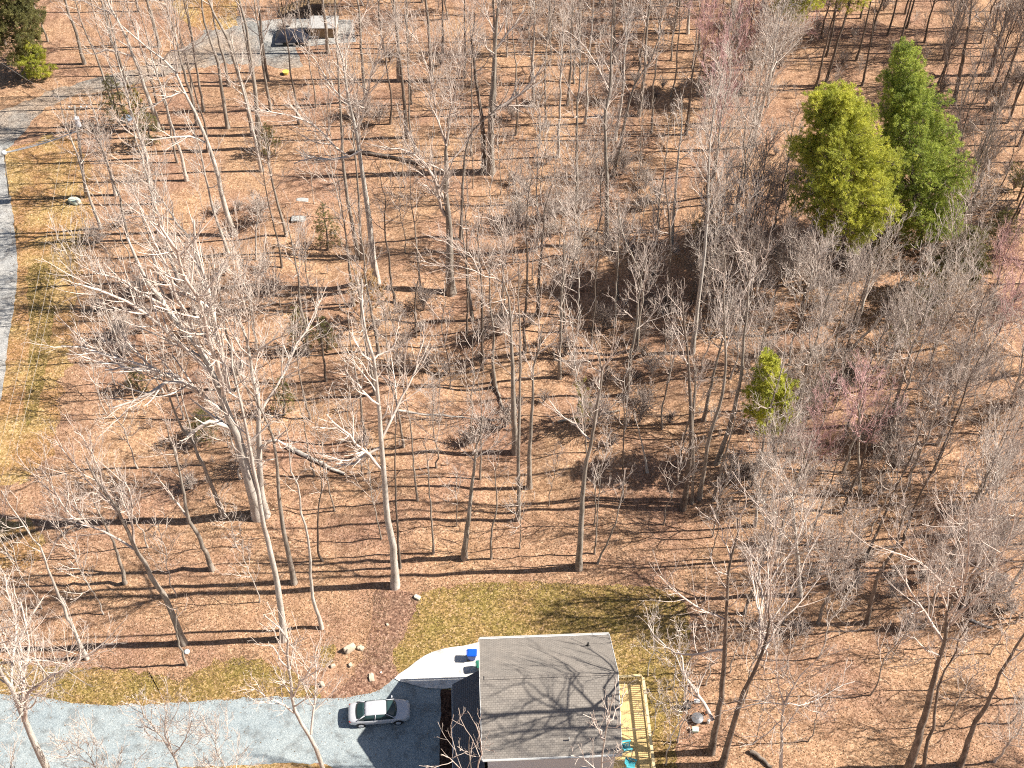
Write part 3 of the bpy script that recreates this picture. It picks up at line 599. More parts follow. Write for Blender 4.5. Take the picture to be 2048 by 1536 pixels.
def fill(u0, v0, u1, v1, n, dist, opts, label, group, name='bare_tree', cat='tree', avoid=()):
    made = 0; tries = 0
    while made < n and tries < n * 40:
        tries += 1
        u = R.uniform(u0, u1); v = R.uniform(v0, v1)
        if any(a <= u <= c and b_ <= v <= d for a, b_, c, d in avoid): continue
        q = G(u, v)
        if any((q[0] - x) ** 2 + (q[1] - y) ** 2 < (min(dist, dd)) ** 2 for x, y, dd in N_SPOTS): continue
        key, kind, s0, s1 = R.choice(opts)
        nm = {'sapling': 'bare_sapling', 'silver': 'young_tree'}.get(key, 'maple_tree' if kind == 'r' else 'bare_tree')
        what = {'p': 'pale', 'g': 'grey', 'd': 'dark', 'r': 'rosy twigged'}[kind] + ' ' + {'slender': 'slim bare tree', 'tall': 'tall bare tree', 'bushy': 'bushy crowned tree', 'sapling': 'little sapling', 'silver': 'feathery small tree'}[key]
        o = copy_tree(key, q, kind, R.uniform(s0, s1), label, group, R, nm, {'sapling': 'sapling', 'silver': 'young tree'}.get(key, cat)); PENDING.append((o, u, v, what)); N_SPOTS.append((q[0], q[1], dist)); made += 1
KEEP = [(520, 20, 640, 110), (0, 180, 190, 320), (540, 330, 700, 460)]
fill(220, 120, 560, 330, 14, 3.2, [('slender', 'g', .8, 1.1), ('slender', 'd', .8, 1), ('tall', 'g', .7, .85)], 'x', 'bare trees along the gravel lane', avoid=KEEP)
fill(560, 60, 1000, 260, 10, 3.2, [('tall', 'g', .8, .95), ('slender', 'd', .9, 1.1)], 'x', 'bare trees behind the twin trunks')
fill(1000, 60, 1520, 420, 16, 3.4, [('tall', 'g', .7, .9), ('slender', 'd', .8, 1.1), ('tall', 'p', .7, .85)], 'x', 'bare trees right of the twin trunks')
fill(560, 440, 1340, 800, 14, 3.4, [('slender', 'd', .8, 1.05), ('tall', 'g', .65, .8)], 'x', 'trees in the middle of the wood', avoid=[(600, 440, 1340, 560)])
fill(200, 300, 540, 620, 8, 3.6, [('slender', 'p', .8, 1), ('tall', 'p', .65, .8)], 'x', 'pale trees under the roadside crown', avoid=KEEP)
fill(1400, 700, 2080, 1160, 14, 3.4, [('slender', 'd', .8, 1), ('tall', 'g', .65, .8)], 'x', 'trees around the lone pine', avoid=[(1480, 880, 1620, 1010)])
fill(-40, -150, 400, 140, 18, 4, [('slender', 'g', .8, 1.1), ('tall', 'g', .8, 1), ('slender', 'd', .8, 1.1)], 'bare grey brown tree in the top left wood beyond the gravel lane', 'bare trees beyond the gravel lane', avoid=KEEP)
fill(330, -170, 760, 30, 12, 4.5, [('slender', 'g', .9, 1.1), ('tall', 'g', .7, 1), ('slender', 'd', .9, 1.1)], 'bare brown tree at the top edge around the patio', 'bare trees around the patio', avoid=KEEP)
fill(560, 110, 960, 330, 9, 4, [('slender', 'g', .7, 1), ('slender', 'd', .7, 1), ('sapling', 'p', .9, 1.3)], 'slim bare tree between the patio and the great twin trunks', 'slim trees below the patio', avoid=KEEP)
fill(720, -170, 1330, 110, 26, 4, [('slender', 'g', .8, 1.1), ('tall', 'g', .8, 1), ('silver', 'p', .9, 1.3), ('bushy', 'g', .8, 1)], 'bare twiggy tree in the crowded wood along the top edge', 'bare trees along the top edge')
fill(1000, 110, 1400, 300, 10, 4, [('slender', 'g', .7, 1), ('silver', 'g', .9, 1.2)], 'slim bare tree right of the great twin trunks', 'slim trees right of the twin trunks')
fill(1340, -60, 1500, 190, 12, 3.0, [('bushy', 'r', .9, 1.15)], 'maple with rosy red twigs at the top of the wood', 'rosy crowned maples at the top')
fill(1400, 120, 1560, 400, 7, 3.4, [('bushy', 'p', .9, 1.1), ('silver', 'r', 1, 1.2)], 'feathery pale tree in the thicket left of the yellow green pine', 'feathery trees left of the pines')
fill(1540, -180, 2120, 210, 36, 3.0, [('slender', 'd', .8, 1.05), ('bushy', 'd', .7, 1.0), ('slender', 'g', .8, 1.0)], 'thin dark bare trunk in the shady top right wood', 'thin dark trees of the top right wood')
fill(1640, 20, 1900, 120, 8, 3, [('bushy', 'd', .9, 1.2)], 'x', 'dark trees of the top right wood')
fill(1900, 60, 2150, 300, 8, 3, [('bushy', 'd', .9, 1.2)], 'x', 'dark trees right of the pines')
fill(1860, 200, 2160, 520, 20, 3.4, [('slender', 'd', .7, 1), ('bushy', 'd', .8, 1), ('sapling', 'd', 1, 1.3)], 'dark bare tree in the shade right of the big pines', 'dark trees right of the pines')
fill(1040, 460, 1360, 640, 8, 3.6, [('silver', 'p', .9, 1.2), ('slender', 'g', .7, .9), ('silver', 'g', .9, 1.2)], 'low silvery twiggy tree in the upper middle of the wood', 'silvery trees of the upper middle')
fill(1380, 440, 1840, 700, 22, 3.0, [('bushy', 'g', .75, 1), ('silver', 'g', .9, 1.2), ('bushy', 'p', .7, .9), ('bushy', 'd', .7, .9)], 'grey twiggy tree in the dense tangle below the pines', 'tangled trees below the pines', avoid=[(1540, 440, 1980, 720)])
fill(1820, 560, 2160, 1000, 16, 3.4, [('bushy', 'g', .8, 1), ('bushy', 'p', .8, 1), ('bushy', 'r', .7, .9), ('silver', 'g', .9, 1.2)], 'twiggy bare tree in the thicket along the right edge', 'thicket trees along the right edge')
fill(1400, 700, 1820, 1030, 12, 3.6, [('bushy', 'g', .75, .95), ('slender', 'g', .7, .9), ('bushy', 'r', .7, .85), ('silver', 'p', .9, 1.2)], 'twiggy bare tree crowding around the lone green pine', 'trees around the lone pine')
fill(1480, 1020, 2200, 1260, 13, 4, [('bushy', 'p', .8, 1), ('bushy', 'g', .8, 1), ('slender', 'd', .7, .9)], 'twiggy bare tree on the open litter of the lower right', 'bare trees of the lower right', avoid=[(1640, 1180, 1840, 1300)])
fill(1860, 1330, 2250, 1600, 5, 5, [('slender', 'd', .8, 1), ('bushy', 'p', .6, .8)], 'bare tree near the lower right corner', 'bare trees near the lower right corner')
fill(560, 560, 1360, 960, 26, 3.8, [('slender', 'g', .6, .85), ('sapling', 'g', .9, 1.4), ('sapling', 'p', .9, 1.4), ('silver', 'g', .7, 1)], 'slim young bare tree in the middle of the wood', 'young trees in the middle of the wood')
fill(200, 440, 560, 1000, 14, 4, [('silver', 'p', .8, 1.1), ('slender', 'p', .6, .8), ('sapling', 'p', 1, 1.5)], 'pale slim tree under the huge roadside crown', 'pale trees under the roadside crown')
fill(620, 1000, 1400, 1110, 7, 4, [('sapling', 'g', .8, 1.3)], 'short bare sapling on the open litter above the lawn', 'saplings above the lawn')
fill(20, 1080, 520, 1250, 9, 4, [('sapling', 'p', .8, 1.2)], 'small pale sapling on the litter bank above the driveway', 'saplings above the driveway')
fill(1290, 1340, 1420, 1560, 6, 2, [('sapling', 'p', .8, 1.1)], 'small pale sapling between the deck and the shadowed trunk', 'saplings beside the deck', avoid=[(1290, 1380, 1430, 1470)])
fill(1440, 1200, 2060, 1540, 16, 2.5, [('sapling', 'p', .8, 1.2), ('sapling', 'g', .8, 1.2)], 'x', 'saplings of the lower right')
fill(620, 250, 1400, 620, 26, 2.2, [('sapling', 'p', .8, 1.2), ('sapling', 'g', .8, 1.2)], 'x', 'saplings of the upper middle')
fill(160, 400, 560, 950, 12, 2.2, [('sapling', 'p', .8, 1.2)], 'x', 'saplings under the roadside crown')
fill(1400, 700, 2060, 1200, 20, 2.4, [('sapling', 'g', .9, 1.3), ('sapling', 'p', .9, 1.3)], 'x', 'saplings of the right hand wood')
fill(40, 1600, 620, 1760, 5, 4, [('silver', 'p', .8, 1.1)], 'pale tree top poking over the lower edge of the driveway', 'tree tops below the driveway')

# ---------------------------------------------------------------- undergrowth: woody shrubs
def shrub_form(seed, h, n, fine):
    g = np.random.default_rng(seed); P = []
    for i in range(n):
        a = g.uniform(0, 6.28); sp = g.uniform(.15, .75) * h * .5
        P.append(resample(np.array([[0, 0, -.1], [math.cos(a) * sp * .35, math.sin(a) * sp * .35, h * .45], [math.cos(a) * sp, math.sin(a) * sp, h * g.uniform(.7, 1)]]), 6))
    P = np.array(P); Rr = np.repeat(np.linspace(.022, .011, 6)[None], n, 0)
    tr = Tree(seed); tr.add(tr.cv, P, Rr, 4)
    P2, R2 = spawn(P, Rr, lambda L: L * 3.2 * fine, .15, (25, 60), .45, 4, .7, g, up=.2, wig=.18, rmin=.011, lmin=.35, lmax=1.4); tr.add(tr.cv, P2, R2, 3)
    P3, R3 = spawn(P2, R2, lambda L: L * 5 * fine, .15, (25, 60), .5, 3, .8, g, up=.2, wig=.18, rmin=.009, lmin=.2, lmax=.7); tr.add(tr.cv, P3, R3, 3)
    return tr.mesh(tr.cv, 'shrub')
SH = [shrub_form(s, h, n, f) for s, h, n, f in ((71, 2.2, 12, 1), (72, 1.6, 14, 1.1), (73, 3.0, 12, 1), (74, 1.2, 12, 1.2))]
sh_cache = {}
def shrubs(u0, v0, u1, v1, n, kinds, label, group):
    for i in range(n):
        su, sv = R.uniform(u0, u1), R.uniform(v0, v1); q = G(su, sv); v = R.randrange(4); kd = R.choice(kinds)
        if (v, kd) not in sh_cache: me = SH[v].copy(); me.materials.append(M['twig_' + kd]); sh_cache[(v, kd)] = me
        o = bpy.data.objects.new('bare_shrub', sh_cache[(v, kd)]); COL.objects.link(o); o.location = q
        s = R.uniform(.8, 1.4); o.scale = (s * 1.3, s * 1.3, s); o.rotation_euler = (0, 0, R.uniform(0, 6.28))
        tag(o, label, 'shrub', group); PENDING.append((o, su, sv, {'g': 'grey', 'p': 'pale', 'd': 'dark'}[kd] + ' leafless shrub'))
shrubs(1020, 320, 1350, 560, 26, 'gp', 'leafless brushy shrub on the pale clearing right of the twin trunks', 'shrubs of the upper clearing')
shrubs(700, 620, 1340, 900, 34, 'gd', 'leafless brushy shrub under the middle trees', 'shrubs under the middle trees')
shrubs(1400, 500, 2040, 1000, 50, 'gd', 'leafless brushy shrub in the right hand thicket', 'shrubs of the right hand thicket')
shrubs(1500, 1000, 2040, 1300, 18, 'gp', 'leafless brushy shrub on the lower right litter', 'shrubs of the lower right')
shrubs(560, 20, 1500, 260, 26, 'gd', 'leafless brushy shrub in the upper wood', 'shrubs of the upper wood')
shrubs(1550, 20, 2040, 480, 30, 'd', 'dark leafless shrub in the shady top right wood', 'shrubs of the top right wood')
shrubs(180, 400, 560, 980, 26, 'pg', 'pale leafless shrub under the roadside crown', 'shrubs under the roadside crown')

settle_labels()
def one_mesh(form_me, spots, name, mat, label_kind='stuff', s0=.7, s1=1.3):
    n = len(form_me.vertices); V = np.empty(n * 3, np.float32); form_me.vertices.foreach_get('co', V); V = V.reshape(-1, 3)
    L = np.empty(len(form_me.loops), np.int32); form_me.loops.foreach_get('vertex_index', L); Q = L.reshape(-1, 4)
    Vs = []; Qs = []
    for i, q in enumerate(spots):
        a = R.uniform(0, 6.28); s_ = R.uniform(s0, s1); c_, sn = math.cos(a) * s_, math.sin(a) * s_
        Vs.append(np.stack([V[:, 0] * c_ - V[:, 1] * sn, V[:, 0] * sn + V[:, 1] * c_, V[:, 2] * s_], 1) + q); Qs.append(Q + i * n)
    return tag(link(name, fast_mesh(name, np.concatenate(Vs), np.concatenate(Qs)), mats=(mat,)), kind=label_kind)
def scatter(zones):
    out = []
    for u0, v0, u1, v1, n in zones:
        for _ in range(n): out.append(G(R.uniform(u0, u1), R.uniform(v0, v1)))
    return out
BR = [shrub_form(s_, h, 5, .8) for s_, h in ((91, 1.7), (92, 1.1), (93, 2.4))]
one_mesh(BR[0], scatter([(1540, -60, 2100, 470, 70), (1400, 520, 2080, 1000, 60), (1000, 420, 1400, 640, 20)]), 'undergrowth', M['twig_d'])
one_mesh(BR[1], scatter([(1400, 480, 2080, 1300, 90), (600, 500, 1400, 960, 50), (180, 500, 560, 1000, 25)]), 'undergrowth', M['twig_g'])
one_mesh(BR[2], scatter([(1400, 480, 2080, 1050, 60), (760, -60, 1500, 340, 40), (1540, -60, 2100, 200, 30)]), 'undergrowth', M['twig_g'])
# ---------------------------------------------------------------- evergreens
def tufts(centers, dirs, per, ln, wd, rng, spread=1.0):
    """needle sprays: narrow triangles fanning from each shoot"""
    n = len(centers) * per; c = np.repeat(centers, per, 0); d = np.repeat(dirs, per, 0)
    v = norm(d + rng.normal(0, spread, (n, 3))); L = ln * rng.uniform(.6, 1.2, n)[:, None]
    s = norm(np.cross(v, rng.normal(0, 1, (n, 3)))) * wd
    c = c + rng.normal(0, ln * .32, (n, 3))
    V = np.stack([c - s, c + s, c + v * L + s * .5, c + v * L - s * .5], 1).reshape(-1, 3)
    return V, np.arange(n * 4).reshape(n, 4)
def evergreen(name, label, base_px, w, h, cr, leafmat, seed, clear=.25, cone=.6, per=16, ln=.20, group=None, barkk='d', nl=60, wd=.022, lean=0, drop=.0, top=None):
    g = np.random.default_rng(seed); base = G(*base_px)
    if top:
        q = on_plane(*top, base[1]); h = q[2] - base[2]; lean = (q[0] - base[0]) / h
    z = np.linspace(0, h, 12); T = np.stack([lean * z + np.r_[0, np.cumsum(g.normal(0, .05, 11))], np.r_[0, np.cumsum(g.normal(0, .05, 11))], z], 1)
    r0 = w * px_size(base) * .5; Rr = r0 + (.03 - r0) * np.linspace(0, 1, 12); T[0, 2] = -.25
    tr = Tree(seed); tr.add(tr.tv, T[None], Rr[None], 8)
    # boughs, length by height: widest about a third up the crown, rounded top
    t = clear + (1 - clear) * (np.arange(nl) + g.random(nl)) / nl; u = (t - clear) / (1 - clear)
    env = np.clip(np.minimum(.45 + u * 2.6, (1 - u * .98) ** cone * 1.12), .05, 1)
    ph = np.arange(nl) * 2.4 + g.normal(0, .3, nl); L = cr * env * g.uniform(.72, 1.12, nl)
    pos = np.stack([np.interp(t * h, z, T[:, i]) for i in range(3)], 1); el = np.radians(5 + 50 * u + g.normal(0, 8, nl))
    c = np.stack([np.cos(ph) * np.cos(el), np.sin(ph) * np.cos(el), np.sin(el)], 1); pts = [pos]
    for j in range(5): pts.append(pts[-1] + c * (L / 5)[:, None]); c = norm(c + g.normal(0, .1, c.shape) + [0, 0, .06 - drop])
    P = np.stack(pts, 1); R1 = np.maximum(.012 + L[:, None] * .011 * np.linspace(1, .2, 6)[None], .012)
    tr.add(tr.tv, P, R1, 5)
    P2, R2 = spawn(P, R1, lambda q: q * 3.4, .25, (30, 60), .42, 4, .5, g, up=.12, wig=.15, rmin=.009, lmin=.3, lmax=1.5); tr.add(tr.tv, P2, R2, 3)
    P3, R3 = spawn(P2, R2, lambda q: q * 5.0, .2, (30, 60), .5, 3, .6, g, up=.15, wig=.15, rmin=.007, lmin=.18, lmax=.6)
    sc = np.concatenate([P3[:, 2], P2[:, 3]]); sd = np.concatenate([norm(P3[:, 2] - P3[:, 1]), norm(P2[:, 3] - P2[:, 2])]); per = int(per * 1.5)
    V, Q = tufts(sc, sd, per, ln, wd, g, .8)
    o = empty(name, tuple(base), label, 'tree', group)
    link('trunk', tr.mesh(tr.tv, 'trunk'), o, (M['bark_' + barkk],)); link('crown', fast_mesh('crown', V, Q, smooth=False), o, (M[leafmat],))
    N_SPOTS.append((base[0], base[1], 2)); return o
evergreen('pine_tree', 'big yellow green pine with a rounded top, lower left of the two large pines', (1712, 560), 12, 0, 5.5, 'needles_y', 301, clear=.3, cone=.28, nl=130, per=11, top=(1672, 215))
evergreen('pine_tree', 'big dark green pine with a pointed top, taller of the two large pines', (1842, 490), 13, 0, 5.9, 'needles', 302, clear=.06, cone=.55, nl=165, per=11, top=(1797, 98))
evergreen('pine_tree', 'dark green pine crown standing in shade at the foot of the tall pointed pine', (1905, 590), 8, 8.5, 2.9, 'cedar', 303, clear=.2, nl=45, cone=.5)
evergreen('pine_tree', 'small bright green pine standing alone among grey twigs of the right hand wood', (1552, 930), 7, 9.5, 2.3, 'needles_y', 304, clear=.4, cone=.35, nl=60, top=(1535, 722))
evergreen('pine_tree', 'slim pine with an open crown at the top edge, left one of two', (1528, 190), 7, 17, 3.2, 'needles_y', 305, clear=.62, cone=.4, nl=60, lean=.14, per=9)
evergreen('pine_tree', 'slim pine with an open crown at the top edge, right one of two', (1650, 170), 7, 17, 3.0, 'needles_y', 306, clear=.62, cone=.4, nl=50, lean=.08, per=9)
evergreen('pine_tree', 'dull green pine filling the top left corner', (60, 150), 9, 15, 5.2, 'cedar', 307, clear=.25, nl=90, cone=.5)
evergreen('pine_tree', 'tall yellow green pine cut by the top left edge', (10, 90), 9, 14, 3.2, 'needles_y', 308, clear=.5, nl=44, cone=.4, per=10)
evergreen('evergreen_bush', 'rounded bright green bush above the bend of the gravel lane', (80, 155), 6, 4.8, 2.3, 'needles_y', 309, clear=.05, cone=.4, nl=40)
for i, (bp, h, cr, lb) in enumerate([
        ((655, 500), 6.0, 1.7, 'olive cedar standing left of the tall forked tree trunk'),
        ((610, 700), 6.0, 1.6, 'ragged olive cedar below the tan leaved sapling'),
        ((655, 700), 4.2, 1.2, 'smaller olive cedar close right of the ragged one'),
        ((568, 830), 5.0, 1.3, 'olive cedar partly hidden by the pale tree limbs left of the middle'),
        ((240, 250), 6.5, 2.2, 'dark cedar beside the gravel lane near the power pole'),
        ((305, 290), 4.5, 1.9, 'dark spreading cedar in the shade right of the power pole'),
        ((415, 880), 4.2, 1.5, 'dull green cedar low under the huge pale tree'),
        ((280, 780), 3.4, 1.3, 'small dull cedar under the sweeping roadside limbs'),
        ((540, 310), 4.0, 1.5, 'small olive cedar right of the row of three trunks'),
        ((1410, 480), 4.5, 2.0, 'dull yellow green cedar under the tall white barked tree'),
        ((1830, 640), 7.0, 2.4, 'dark green cedar wedged between tangled crowns under the pines'),
        ((1790, 700), 4.5, 1.6, 'low dark cedar below the wedged one'),
        ((2035, 400), 7.5, 2.4, 'green pine branch mass cut by the right edge beside the shady wood'),
        ((1990, 500), 5.0, 2.4, 'dark low cedar in the shade near the right edge'),
        ((1760, 520), 3.6, 1.4, 'tiny yellow green evergreen poking out of the twigs below the big pines')]):
    evergreen('cedar_tree', lb, bp, 5, h, cr, 'cedar' if i not in (9, 14) else 'moss', 320 + i, clear=.08, cone=.7, nl=34, per=8, ln=.13, wd=.02)
# tan leaved beech sapling: a bare form that kept its dry leaves
def leafy_sapling(base_px, h, cr, label, seed, mat='tan_leaf'):
    g = np.random.default_rng(seed); base = G(*base_px)
    tr = grow(straight(h, .02, g), .05, cr, seed, ext=1, clear=.2, n_limb=14, fine=.7)
    t = put_tree(tr, base, 'p', label, None, 'leafy_sapling')
    V = np.concatenate([v for v, q in tr.cv[2:]]); V = V[g.choice(len(V), 2600)]
    v, q = tufts(V, norm(g.normal(0, 1, V.shape)), 1, .11, .035, g)
    link('leaves', fast_mesh('leaves', v, q, smooth=False), t, (M[mat],))
leafy_sapling((738, 645), 5.0, 2.2, 'tan leaved beech sapling holding dry leaves near the tall forked tree', 401)
leafy_sapling((770, 640), 4.0, 1.8, 'smaller tan leaved sapling touching the larger one', 402)
leafy_sapling((1155, 850), 3.0, 1.2, 'yellowish leafy sapling beside the close pair of middle trunks', 403, 'moss')
leafy_sapling((280, 265), 3.5, 1.5, 'yellowish leafy bush beside the dark cedars near the power pole', 404, 'moss')

# fallen leaves lying on the lawn, the verges and over every soft edge
M['leaf'] = leaf_mat('fallen_leaf', [(0, (.26, .16, .10)), (.4, (.40, .25, .165)), (.75, (.52, .345, .235)), (1, (.60, .43, .31))])
def leaves(name, spots, z0=.012):
    g = np.random.default_rng(77); P = np.array(spots); n = len(P); s_ = g.uniform(.03, .06, n); a = g.uniform(0, 6.28, n)
    U = np.stack([np.cos(a), np.sin(a), g.uniform(-.45, .45, n)], 1) * s_[:, None]; W_ = np.stack([-np.sin(a), np.cos(a), g.uniform(-.45, .45, n)], 1) * s_[:, None] * .75
    P[:, 2] += z0 + .4 * s_ + g.uniform(0, .02, n)
    V = np.stack([P - U, P - W_, P + U, P + W_], 1).reshape(-1, 3)
    tag(link(name, fast_mesh(name, V, np.arange(n * 4).reshape(n, 4), smooth=False), mats=(M['leaf'],)), kind='stuff')
def edge_spots(pts, per, sig):
    out = []; P = [G(u, v, 0) for u, v in pts]
    for a, b_ in zip(P, P[1:]):
        for _ in range(int(np.linalg.norm(b_ - a) * per)):
            t = R.random(); q = a + (b_ - a) * t; out.append([q[0] + R.gauss(0, sig), q[1] + R.gauss(0, sig), 0])
    return out
def flat_spots(u0, v0, u1, v1, n): return [list(G(R.uniform(u0, u1), R.uniform(v0, v1), 0)) for _ in range(n)]
def wild_spots(u0, v0, u1, v1, n): return [list(G(R.uniform(u0, u1), R.uniform(v0, v1))) for _ in range(n)]
leaves('fallen_leaves', edge_spots([(834, 1190), (900, 1172), (1000, 1163), (1130, 1166), (1250, 1172), (1340, 1184), (1368, 1230), (1366, 1330), (1350, 1420), (1336, 1536)], 60, .55)
       + edge_spots([(834, 1190), (824, 1235), (805, 1275), (789, 1300), (789, 1330), (800, 1356)], 40, .35) + edge_spots([(0, 1325), (60, 1328), (180, 1338), (300, 1344), (350, 1362), (378, 1352), (410, 1334), (465, 1318), (530, 1325), (590, 1350), (625, 1378)], 55, .45)
       + edge_spots([(752, 1182), (748, 1220), (738, 1270), (722, 1320), (690, 1370)], 60, .5) + edge_spots([(165, 292), (182, 380), (172, 480), (150, 600), (138, 700), (122, 800), (105, 880), (60, 955)], 60, .9)
       + edge_spots([(0, 1388), (60, 1393), (120, 1401), (180, 1409), (300, 1409), (450, 1399), (560, 1394), (640, 1397), (690, 1394), (740, 1386), (770, 1373)], 22, .16)
       + flat_spots(800, 1170, 1360, 1300, 1800) + flat_spots(1240, 1270, 1370, 1536, 900) + flat_spots(0, 1325, 640, 1400, 1600) + flat_spots(20, 290, 170, 950, 2500) + flat_spots(0, 1395, 900, 1530, 160) + flat_spots(80, 150, 560, 250, 900))
leaves('leaf_drift', wild_spots(0, 960, 1400, 1180, 16000) + wild_spots(0, 1180, 780, 1330, 9000) + wild_spots(1370, 960, 2048, 1536, 15000), .01)
# ---------------------------------------------------------------- fallen logs, stones
def log(px, w, label, seed, mat='bark_g'):
    g = np.random.default_rng(seed); P = np.array([G(*p) for p in px]); r = w * px_size(P[0]) * .5
    for q in P: q[2] = float(ground_h(q[0], q[1])) + r * .8
    T = resample(P, 12); R_ = np.linspace(r, r * .55, 12); T[1:-1] += g.normal(0, .04, (10, 3))
    tr = Tree(seed); tr.add(tr.cv, T[None], R_[None], 8)
    P2, R2 = spawn(T[None], R_[None], lambda L: np.full(len(L), 3), .5, (35, 60), .18, 4, .4, g, up=.1, rmin=.02, lmin=.6, lmax=1.6); tr.add(tr.cv, P2, R2, 5)
    tag(link('fallen_log', tr.mesh(tr.cv, 'fallen_log'), mats=(M[mat],)), label, 'log')
log([(575, 895), (620, 918), (690, 950)], 10, 'long pale log lying in the shade right of the huge pale tree', 501, 'bark_p')
log([(796, 822), (880, 832), (990, 842)], 5, 'thin straight log lying left of the close pair of trunks', 502, 'bark_p')
log([(985, 745), (1000, 800), (1040, 880)], 5, 'grey log slanting down between the middle trunks', 503)
log([(1115, 845), (1180, 832), (1240, 822)], 5, 'thin log lying in shade behind the thick trunk at the lawn edge', 504)
log([(700, 305), (760, 312), (840, 330)], 9, 'dark log lying in shade left of the great twin trunks', 505, 'bark_d')
log([(1940, 1240), (1975, 1255), (1985, 1258)], 6, 'short pale log on the litter in the lower right', 506, 'bark_p')
log([(1500, 1505), (1530, 1525), (1560, 1560)], 10, 'dark log near the bottom edge below the fanned pale tree', 507, 'bark_d')

M['stone'] = plain('sandy_stone', (.60, .50, .38), .9, var=.2, scale=3); M['white'] = plain('white_paint', (.8, .79, .76), .5, var=.04)
M['pale_green'] = plain('pale_green_cover', (.55, .63, .52), .7, var=.1); M['grey_stone'] = plain('grey_stone', (.42, .42, .40), .9, var=.2)
def rock(px, size, label, seed, mat='stone', flat=.5, rz=None):
    g = np.random.default_rng(seed); bm = bmesh.new(); bmesh.ops.create_icosphere(bm, subdivisions=3, radius=1)
    k = g.normal(0, 1, (6, 3))
    for v in bm.verts:
        c = v.co.normalized(); s = 1 + .12 * math.sin(3 * c.dot(Vector(k[0]))) + .1 * math.sin(4 * c.dot(Vector(k[1])) + 1) + .05 * math.sin(9 * c.dot(Vector(k[2])))
        v.co = Vector((max(-.8, min(.8, c.x * s)), max(-.8, min(.8, c.y * s)), max(-.75, min(.7, c.z * s))))
        v.co = Vector((v.co.x * size[0] / 2, v.co.y * size[1] / 2, v.co.z * size[0] * flat))
    me = bpy.data.meshes.new('rock'); bm.to_mesh(me); bm.free()
    o = link('rock', me, mats=(M[mat],)); q = G(*px); o.location = (q[0], q[1], q[2] + size[0] * flat * .25); o.rotation_euler = (0, 0, rz if rz is not None else g.uniform(0, 3))
    tag(o, label, 'rock')
rock((700, 1300), (1.2, .55), 'longest pale boulder, lying aslant left of the mulch path', 1, rz=.65)
rock((721, 1297), (.5, .7), 'rounded yellowish boulder between the long boulder and the mulch path', 2)
rock((701, 1331), (.45, .35), 'small pale boulder below the long one', 3)
rock((666, 1333), (.5, .3), 'flat whitish stone next to the small olive grass patch', 4)
rock((645, 1370), (.6, .4), 'low pale stone nearest the driveway edge behind the parked car', 5)
rock((762, 1345), (.16, .16), 'tiny white stone on the lower part of the mulch path', 6, 'white')
rock((775, 1250), (.3, .24), 'small pinkish white stone on the upper part of the mulch path', 7)
rock((743, 1355), (.9, .5), 'half buried yellowish stone where the mulch path meets the driveway', 8, flat=.2)
rock((597, 438), (1.9, 1.1), 'flat pale slab lying on litter in the upper left clearing', 9, 'grey_stone', .1, 0)
rock((150, 405), (1.5, 1.0), 'whitish green boulder in the verge beside the power pole', 10, 'pale_green', .35, -.5)
rock((605, 400), (1.6, .8), 'second flatter slab above the pale one in the upper left clearing', 11, 'grey_stone', .08, 0)
MB().cyl((0, 0, 0), (0, 0, .12), .22, .22, 24).cyl((0, 0, .12), (0, 0, .15), .19, .17, 24).build('septic_cover', M['white'], None, True)
o = bpy.data.objects['septic_cover']; q = G(374, 1304); o.location = q; tag(o, 'white round cover on the litter next to the short dead stem', 'ground cover lid')
q = G(835, 1196); t = empty('wood_block', tuple(q), 'cream block lying at the upper left tip of the lawn', 'block', None, -.5)
M['cream'] = plain('cream_wood', (.72, .66, .5), .7)
MB().box((0, 0, .12), (.5, .34, .22), bev=.02).build('block_body', M['cream'], t)
MB().box((0, 0, .245), (.54, .1, .03), bev=.008).build('top_strip', M['white'], t)

# ---------------------------------------------------------------- house
def shingles(name, base, dark, axis_rot=0, w=.30, h=.14):
    m, nt, b = new_mat(name)
    tc = nt.nodes.new('ShaderNodeTexCoord'); uv = tc.outputs['UV']
    br = nt.nodes.new('ShaderNodeTexBrick'); nt.links.new(uv, br.inputs['Vector'])
    br.inputs['Scale'].default_value = 1; br.inputs['Brick Width'].default_value = w; br.inputs['Row Height'].default_value = h
    br.inputs['Mortar Size'].default_value = .016; br.inputs['Mortar Smooth'].default_value = .3; br.inputs['Bias'].default_value = 0
    br.inputs['Color1'].default_value = (*base, 1); br.inputs['Color2'].default_value = (*[c * .78 for c in base], 1); br.inputs['Mortar'].default_value = (*dark, 1)
    n = noise(nt, uv, 24, 4, .7); r = ramp(nt, [(.3, (.75, .75, .75)), (.7, (1.2, 1.2, 1.2))]); nt.links.new(n, r.inputs[0])
    n2 = noise(nt, uv, .5, 4); r2 = ramp(nt, [(.3, (.86, .87, .88)), (.7, (1.08, 1.07, 1.06))]); nt.links.new(n2, r2.inputs[0])
    c = mix(nt, 1, br.outputs[0], r.outputs[0], 'MULTIPLY'); c = mix(nt, 1, c, r2.outputs[0], 'MULTIPLY')
    nt.links.new(c, b.inputs['Base Color']); b.inputs['Roughness'].default_value = .95; bump(nt, b, n, .4, .02)
    return m
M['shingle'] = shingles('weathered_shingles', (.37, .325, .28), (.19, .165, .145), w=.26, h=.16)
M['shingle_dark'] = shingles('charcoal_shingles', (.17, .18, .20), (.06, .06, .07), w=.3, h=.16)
M['edge'] = plain('grey_white_edging', (.50, .49, .47), .5, var=.05); M['siding'] = plain('light_grey_siding', (.62, .64, .68), .6, var=.05); M['trim'] = plain('white_trim', (.82, .81, .78), .5, var=.03)
M['glass'] = plain('window_glass', (.03, .035, .04), .08, var=.02)
ZE, RISE, OH = 6.2, 3.0, .35
LEN, DEP = 9.75, 9.42
